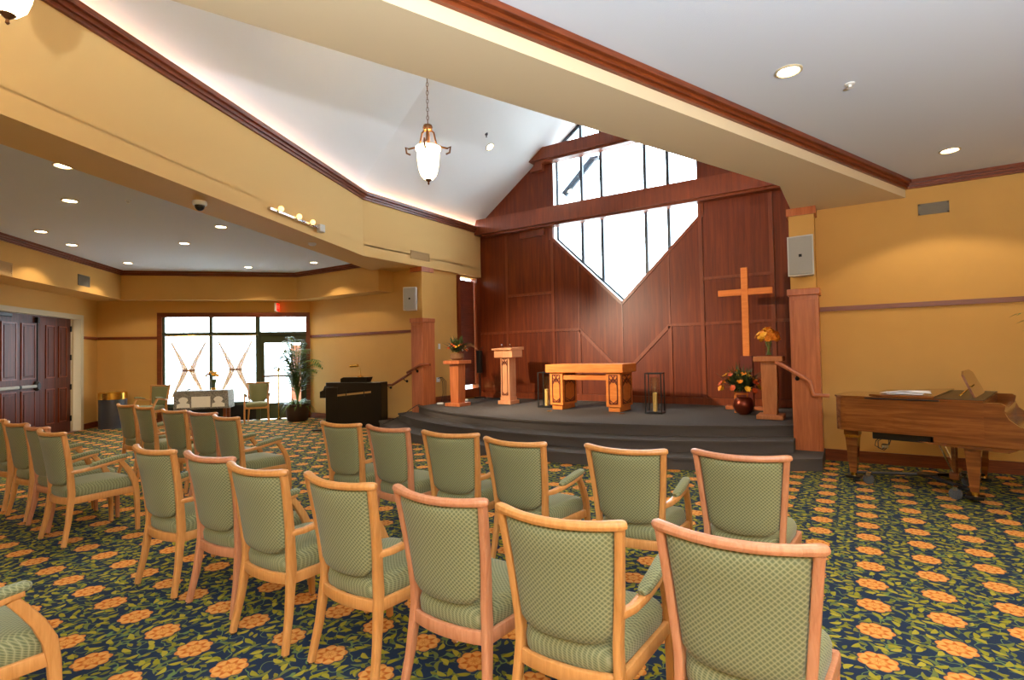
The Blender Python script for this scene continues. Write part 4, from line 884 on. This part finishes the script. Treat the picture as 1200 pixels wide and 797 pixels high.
bouquet(tv, (0, 0, .3), .17, .13, (('yellow', 10), ('rust', 4)), 30, leaf='leaf', ll=.2, lw=.05, seed=12, bs=.05)
sb = thing('table_ornament', 'small dark object lying on the left of the lace table', 'ornament', wp(2.12, .5, .798), .3)
MB().sweep([(-.05, 0, .02), (.05, 0, .035)], .03, .03).build('body', 'black', sb)
# curtains
def curtain(sc, lab):
    o = thing('curtain', lab, 'curtain', wp(sc, -.01, 0), R45, 'hourglass sheer curtains')
    def half(z): return .14 + .31*min(1, abs(z-1.26)/.8)**1.15
    m = MB(); nz, nx = 30, 40
    zs = [.5+(2.1-.5)*i/nz for i in range(nz+1)]
    for z in zs:
        for j in range(nx+1):
            u = -1+2*j/nx; m.v.append((u*half(z), -.01+.012*math.sin(u*26), z))
    for i in range(nz):
        for j in range(nx): a = i*(nx+1)+j; m.f.append((a, a+1, a+nx+2, a+nx+1))
    m.build('sheer_cloth', 'sheer', o)
    for sg in (-1, 1):
        for z0, z1 in ((1.28, 1.95), (.62, 1.24)):
            g = MB(); n2 = 12
            for i in range(n2+1):
                z = z0+(z1-z0)*i/n2; f_ = abs(z-1.26)/.7
                for j in range(7):
                    g.v.append((sg*(half(z) - .11*j/6*max(.4, 1.3-f_)), -.03+.014*(j % 2), z))
            for i in range(n2):
                for j in range(6): a = i*7+j; g.f.append((a, a+1, a+8, a+7))
            g.build('gathered_edge', 'sheerd', o)
    MB().sweep([(-.15, -.02, 1.26), (0, -.045, 1.26), (.15, -.02, 1.26)], .012, .045).build('tie_band', 'tie', o)
    MB().tube([(-.5, -.01, 2.1), (.5, -.01, 2.1)], .012).build('rod', 'brass', o)
curtain(1.95, 'left sheer hourglass curtain tied with a brown band in the bay window')
curtain(2.99, 'right sheer hourglass curtain tied with a brown band in the bay window')
# palm
pl = at_z(357, 491, 0)
pm = thing('potted_palm', 'tall feathery palm in a dark planter beside the glass exit door', 'plant', (-11.3, 8.0, 0))
MB().lathe([(.2, 0), (.24, .05), (.27, .36), (.3, .38), (.3, .42), (.26, .42), (.25, .36)], 24).build('planter', 'potd', pm)
rg = random.Random(21)
def frond(az, h, reach, n=22, ll=.4, par=None):
    m = MB(); az_ = math.radians(az); d = np.array([math.cos(az_), math.sin(az_), 0]); P_ = []
    for i in range(n+1):
        t = i/n; P_.append(np.array([0, 0, .4]) + d*reach*(t**1.6) + np.array([0, 0, h*(t-.25*t**4*(1+reach))]))
    m.tube(P_, [.012*(1-.8*i/n)+.002 for i in range(n+1)], 5)
    for i in range(5, n+1):
        t = i/n; tg = P_[i]-P_[i-1]; tg /= np.linalg.norm(tg); sd = np.cross(tg, (0, 0, 1))
        if np.linalg.norm(sd) < .05: sd = np.array([-d[1], d[0], 0])
        sd /= np.linalg.norm(sd); l_ = ll*math.sin(math.pi*(.15+.8*t))
        for s in (-1, 1): m.leaf(P_[i], sd*s*.8+tg*.6+np.array([0, 0, -.1]), l_, .036, up=(d[0]*.2, d[1]*.2, 1), droop=.35, seg=2)
    m.build('frond', 'leaf', par or pm)
for az, h, r_ in ((200, 1.5, .35), (230, 1.7, .3), (270, 1.75, .2), (300, 1.65, .35), (330, 1.5, .55), (0, 1.35, .85), (12, 1.2, .75), (60, 1.6, .2), (120, 1.6, .25), (180, 1.15, .7), (215, 1.1, .6), (160, 1.45, .3), (310, 1.35, .35), (250, 1.2, .3), (345, 1.0, .45), (205, 1.35, .45), (285, 1.5, .45), (350, 1.55, .5), (240, 1.45, .45), (190, 1.6, .2), (320, 1.7, .25), (10, 1.0, .6)):
    frond(az, h*1.3, r_)
g = MB()
for k in range(90):
    th = rg.uniform(0, 6.28); g.leaf((.12*math.cos(th), .12*math.sin(th), .4), (math.cos(th), math.sin(th), rg.uniform(.3, 1.6)), rg.uniform(.25, .42), .03, droop=rg.uniform(.4, 1.1), seg=4)
g.build('spider_plant_leaves', 'leaf', pm)
pr_ = thing('second_palm', 'palm frond tip reaching in at the right edge of the wall', 'plant', (2.08, 7.9, 0))
MB().lathe([(.18, 0), (.22, .05), (.25, .36), (.22, .36)], 20).build('planter', 'potd', pr_)
m = MB(); P_ = [np.array([-.52*t**1.5, -.1*t, .35+1.75*t-.25*t**3]) for t in [i/14 for i in range(15)]]; m.tube(P_, .006, 5)
for i in range(4, 15):
    for s in (-1, 1): m.leaf(P_[i], (-.5, s*.8, .1), .2, .02, droop=.3, seg=2)
m.build('frond', 'leaf', pr_)
for az, h, r_ in ((10, 1.6, .5), (60, 1.8, .15), (330, 1.7, .5), (290, 1.5, .4), (350, 2.0, .25), (20, 1.2, .7)): frond(az, h, r_, par=pr_)
# slim brass pole by the door, bin
po = thing('brass_pole', 'slim brass floor pole in front of the glass exit door', 'pole', wp(4.0, .12))
MB().tube([(0, 0, .01), (0, 0, 1.2)], .016, 10).build('post', 'brass', po); MB().lathe([(.09, 0), (.09, .012), (.02, .03)], 18).build('base', 'brass', po); MB().lathe([(.016, 1.18), (.035, 1.2), (.03, 1.26), (.008, 1.29)], 12).build('finial', 'brass', po)
bn = thing('waste_bin', 'grey cylindrical waste bin with a brass top by the doors corner', 'bin', wp(.52, .42))
MB().lathe([(.27, 0), (.27, .66), (.26, .66), (.25, .02)], 28).build('body', 'bin', bn)
MB().lathe([(.275, .655), (.275, .8), (.255, .815), (.2, .815), (.19, .78), (.2, .66)], 28).build('brass_top', 'brass', bn)
# ================================================================== lamps and fittings
WARM = (1.0, 0.80, 0.55)
def downlight(p, label, power, n=(0, 0, -1), group='recessed downlights'):
    o = thing('downlight', label, 'ceiling light', p, 0, group); up_n = Vector(n).to_track_quat('-Z', 'Y'); o.rotation_euler = up_n.to_euler()
    MB().lathe([(.095, 0), (.095, -.008), (.08, -.012), (.072, 0), (.074, .0)], 24).build('trim_ring', 'jamb', o)
    MB().lathe([(.001, -.003), (.072, -.003), (.072, -.005), (.001, -.005)], 24).build('lens', 'lens', o)
    l = lamp('downlight_lamp', 'SPOT', (0, 0, -.03), power, WARM, spot_size=math.radians(118), spot_blend=.2, shadow_soft_size=.07); l.parent = o
    return o
DL = [((74, 194), 'recessed downlight nearest the left beam'), ((82, 235), 'recessed downlight just below the nearest left one'), ((259, 265.5), 'recessed downlight beside the left beam below the dome camera'),
      ((48, 271), 'recessed downlight in the left ceiling nearest the doors crown'), ((216, 285), 'recessed downlight in the middle of the left ceiling'), ((150, 308), 'recessed downlight at the corner of the left ceiling'), ((291, 313), 'recessed downlight nearest the bay window band')]
for px, lab in DL: downlight(at_z(px[0], px[1], ZC-.001), lab, 44, group='left ceiling downlights')
downlight((-9.9, 7.45, ZC-.001), 'recessed downlight hidden behind the left beam above the upright piano', 42, group='left ceiling downlights')
downlight((-11.6, 3.7, ZC-.001), 'recessed downlight beyond the left edge by the double doors', 36, group='left ceiling downlights')
downlight(at_z(924, 83, ZC-.001), 'larger recessed downlight in the right ceiling near the beam', 60, group='right ceiling downlights')
downlight(at_z(1113, 176, ZC-.001), 'recessed downlight in the right ceiling above the grand piano', 45, group='right ceiling downlights')
for x, y, lab in ((1.6, 3.2, 'recessed downlight out of frame above the right aisle'), (.3, .6, 'recessed downlight out of frame above the camera'), (2.4, .2, 'recessed downlight out of frame behind the right aisle'), (-1.9, -1.8, 'recessed downlight out of frame behind the rows')):
    downlight((x, y, ZC-.001), lab, 45, group='right ceiling downlights')
nv = Vector((SL, 0, -1)).normalized(); pv = at_pl(574, 172, (CX-hwd, 8, e0), (SL, 0, -1))
downlight(tuple(pv+np.array(nv)*.002), 'recessed downlight in the sloping white vault', 40, n=nv, group='vault downlights')
# altar accent lamps tucked on the hidden side of the right beam, washing the panelled wall
# pendants
def pendant(y, label):
    zr = e0+SL2*(c22*CX+s22*y+4.56)
    o = thing('pendant_lamp', label, 'pendant lamp', (CX, y, 3.55), HEAD, 'bronze bowl pendants in the vault')
    MB().lathe([(.012, .03), (.05, .045), (.09, .09), (.112, .16), (.126, .26), (.13, .36), (.136, .39), (.15, .4), (.15, .42), (.134, .42), (.122, .36), (.05, .1)], 28).build('glass_shade', 'lamp', o)
    MB().lathe([(.004, -.02), (.012, -.01), (.008, .01), (.03, .03), (.045, .045), (.012, .06)], 14).build('finial', 'bronze', o)
    MB().lathe([(.02, .62), (.05, .63), (.06, .66), (.05, .69), (.012, .7)], 16).build('hub', 'bronze', o)
    MB().tube([(0, 0, .4), (0, 0, .63)], .014).build('stem', 'bronze', o)
    for k in range(4):
        a = 2*math.pi*k/4; d = np.array([math.cos(a), math.sin(a), 0])
        P_ = [d*.03+np.array([0, 0, .64]), d*.07+np.array([0, 0, .6]), d*.085+np.array([0, 0, .52]), d*.1+np.array([0, 0, .46]), d*.165+np.array([0, 0, .425]), d*.23+np.array([0, 0, .41]), d*.265+np.array([0, 0, .43]), d*.255+np.array([0, 0, .36]), d*.21+np.array([0, 0, .34])]
        MB().tube(P_, .011, 7).build('scroll_arm', 'bronze', o)
    m = MB(); z = .7; top = zr-3.55
    while z < top:
        q = [2*math.pi*j/8 for j in range(9)]; odd = int(round((z-.7)/.05)) % 2
        m.tube([(.012*math.cos(t) if odd else 0, 0 if odd else .012*math.cos(t), z+.03+.03*math.sin(t)) for t in q], .004, 4, caps=False); z += .05
    m.build('chain', 'bronze', o)
    MB().lathe([(.03, top-.06), (.07, top-.03), (.075, top+.02)], 16).build('canopy', 'bronze', o)
    l = lamp('pendant_glow', 'POINT', (0, 0, .24), 45, (1, .8, .5), shadow_soft_size=.1); l.parent = o
pendant(4.74, 'bronze pendant lamp with a glowing bowl shade hanging under the vault')
pendant(1.02, 'bronze pendant lamp mostly cropped by the top left corner')
# cove rope lights behind the crown
for pth, sd, lab in ((Li, 1, 'warm rope light behind the crown along the left vault edge'), (Ri, -1, 'warm rope light behind the crown along the right vault edge')):
    pp_ = offs([pth[0], pth[1], (pth[2][0], 10.5)], sd*.03); m = MB(); m.tube([(a, b, ZF+.02) for a, b in pp_], .012, 6)
    tag(m.build('rope_light', 'cove'), lab, 'light')
# vanity bar on the left fascia
pl0 = (CX-3.5, BEND, 3.4); nn = np.array([c22, s22, 0])
a, b = at_pl(313, 244, pl0, nn), at_pl(372, 268, pl0, nn)
vb = thing('light_bar', 'chrome light bar with three bulbs on the left beam', 'wall light', tuple((a+b)/2)); d = (b-a)/2; dn = np.linalg.norm(d)
MB().sweep([-d+nn*.03, d+nn*.03], .05, .045, up=(0, 0, 1)).build('bar', 'chrome', vb)
MB().box(-.05, .05, -.05, .05, -.06, .06, .008).build('end_box', 'spk', vb, loc=tuple(d*1.02+nn*.05))
for k in (-.72, -.02, .55):
    MB().ball(tuple(d*k+nn*.09+np.array([0, 0, .03])), .04).build('bulb', 'bulb', vb); MB().tube([d*k+nn*.03, d*k+nn*.07], .025).build('socket', 'chrome', vb)
for k, tgt in ((-.72, (-6.0, 9.0, 1.2)), (-.02, (-4.2, 9.0, 1.0)), (.55, (-1.75, 10.5, 2.5))):
    pb_ = (a+b)/2+d*k+nn*.16+np.array([0, 0, .03])
    lamp('altar_spot', 'SPOT', tuple(pb_), 800, (1, .84, .62), tgt, spot_size=math.radians(46), spot_blend=.7, shadow_soft_size=.05)
# dome camera, detectors
p = at_z(234, 236, ZS); dc = thing('dome_camera', 'black dome security camera under the left beam', 'camera', tuple(p))
MB().lathe([(.075, 0), (.08, -.02), (.075, -.045), (.06, -.05)], 22).build('housing', 'white', dc); MB().ball((0, 0, -.055), .055, .055, .06, 16, 10).build('dome', 'dgrey', dc)
p = at_z(366, 285, ZS); sd_ = thing('smoke_detector', 'small round detector under the left beam near the column', 'detector', tuple(p)); MB().lathe([(.06, 0), (.06, -.025), (.04, -.04), (.01, -.042)], 20).build('case', 'spk', sd_)
for px, lab in (((996, 98), 'small white sprinkler head in the right ceiling'), ((150, 235), 'tiny sprinkler head in the left ceiling')):
    p = at_z(px[0], px[1], ZC-.001); s_ = thing('sprinkler_head', lab, 'sprinkler', tuple(p)); MB().lathe([(.035, 0), (.035, -.008), (.012, -.012), (.012, -.03), (.025, -.035)], 14).build('rosette', 'white', s_)
pv = at_pl(570, 157, (CX-hwd, 8, e0), (SL, 0, -1)); s_ = thing('sprinkler_head', 'sprinkler head on the sloping white vault', 'sprinkler', tuple(pv)); MB().lathe([(.03, .02), (.03, -.02), (.012, -.03), (.012, -.06), (.02, -.065)], 12).build('rosette', 'bin', s_)
# vents
def vent(name, label, c, w_, h_, rz, mat, n=6, split=False):
    o = thing(name, label, 'vent', tuple(c), rz)
    MB().box(-w_/2, w_/2, -.012, -.002, -h_/2, -h_/2+.02).box(-w_/2, w_/2, -.012, -.002, h_/2-.02, h_/2).box(-w_/2, -w_/2+.02, -.012, -.002, -h_/2, h_/2).box(w_/2-.02, w_/2, -.012, -.002, -h_/2, h_/2).build('frame', mat, o, smooth=False)
    MB().box(-w_/2+.02, w_/2-.02, -.004, -.001, -h_/2+.02, h_/2-.02).build('backing', 'ventg' if mat != 'ventm' else 'ventm', o, smooth=False)
    for k in range(n):
        z = -h_/2+.03+(h_-.06)*k/(n-1); MB().box(-w_/2+.02, w_/2-.02, -.012, -.006, z-.006, z+.006).build('slat', mat, o, smooth=False)
a, b = at_y(1076, 252, 8.38), at_y(1112, 236, 8.38); vent('wall_vent', 'grey metal vent high on the right wall', ((a[0]+b[0])/2, 8.38, (a[2]+b[2])/2), b[0]-a[0], .14, 0, 'ventg')
a, b = at_x(481, 298, CX-3.5), at_x(503, 298, CX-3.5); vent('beam_vent', 'tan vent on the left beam near the panelled wall', (CX-3.5, (a[1]+b[1])/2, 3.62), abs(b[1]-a[1]), .17, math.pi/2, 'ventm')
c = at_pl(98, 329, (-14.2, 5.45, 3), (1, 1, 0)); vent('band_vent', 'small grey vent on the dropped band above the double doors', c, .42, .22, math.radians(135), 'ventg')
c = at_pl(3, 314, (-14.2, 5.45, 3), (1, 1, 0)); vent('band_vent', 'small tan vent on the dropped band at the left edge', c, .42, .22, math.radians(135), 'ventm')
# speakers
def speaker(label, loc, rz, k=1.0):
    o = thing('wall_speaker', label, 'speaker', loc, rz, 'pale wall speakers'); w_, h_, d_ = .17*k, .29*k, .2*k
    m = MB().prism([(-w_, 0), (w_, 0), (w_*.72, d_), (-w_*.72, d_)], 'z', -h_, h_); m.build('cabinet', 'spk', o, smooth=False)
    gr = MB().box(-w_+.015, w_-.015, -.012, 0, -h_+.015, h_-.015, .006).build('grille', 'greyg', o); MB().box(-.018, .018, -.016, -.01, -.018, .018).build('badge', 'blackm', gr, smooth=False)
    MB().box(-.05, .05, d_, d_+.08, -.05, .05).build('mount', 'blackm', o, smooth=False)
c = at_y(938, 299.5, 7.88); sp1 = speaker('pale speaker on the right column beside the cross', tuple(c), math.radians(-6), .9)
c = at_y(480, 350, 8.2); speaker('pale speaker on the left column above the black piano', tuple(c), math.radians(22), .84)
# exit sign
ex = thing('exit_sign', 'red and white exit sign above the glass door', 'sign', wp(3.98, .12, 2.78), math.radians(42))
MB().box(-.03, .018, -.13, .13, -.1, .1, .004).build('sign_case', 'white', ex); MB().box(.018, .024, -.125, .125, -.095, .095).build('sign_face', 'red', ex, smooth=False)
tcv = bpy.data.curves.new('lettering', 'FONT'); tcv.body = 'EXIT'; tcv.size = .12; tcv.align_x = 'CENTER'; tcv.align_y = 'CENTER'; tcv.extrude = .001
tmp = bpy.data.objects.new('tmp', tcv); tme = bpy.data.meshes.new_from_object(tmp); bpy.data.objects.remove(tmp); bpy.data.curves.remove(tcv); tme.materials.append(M['white'])
to = bpy.data.objects.new('lettering', tme); COL.objects.link(to); to.parent = ex; to.location = (.026, 0, 0); to.rotation_euler = (math.pi/2, 0, math.pi/2)
# switch and sockets on the apse wall
c = at_x(514.5, 406, -7.745); sw_ = tag(MB().box(0, .012, -.035, .035, -.06, .06, .003).build('light_switch', 'white', loc=tuple(c)), 'white light switch beside the left flower basket', 'switch')
c = at_x(513, 445, -7.745); so = thing('wall_socket', 'white wall socket with dangling cords behind the left pedestal', 'socket', tuple(c)); MB().box(0, .02, -.05, .05, -.05, .05, .003).build('plate', 'white', so)
for k in range(3): MB().tube([(.02, -.02+.02*k, .03), (.06, .02+.03*k, .05), (.07, .08+.06*k, -.05), (.06, .1+.05*k, -.3), (.05, .05+.08*k, -.5)], .006, 6).build('cord', 'cable', so)
for px, lab in (((516, 474), 'white cord reel on the platform left of the pedestal'), ((545, 470), 'white plug box on the platform right of the left pedestal')):
    c = at_z(px[0], px[1], ZP); tag(MB().box(-.07, .07, -.04, .04, 0, .04, .012).build('plug_box', 'white', loc=tuple(c), rot=.5), lab, 'plug', 'plugs on the platform')
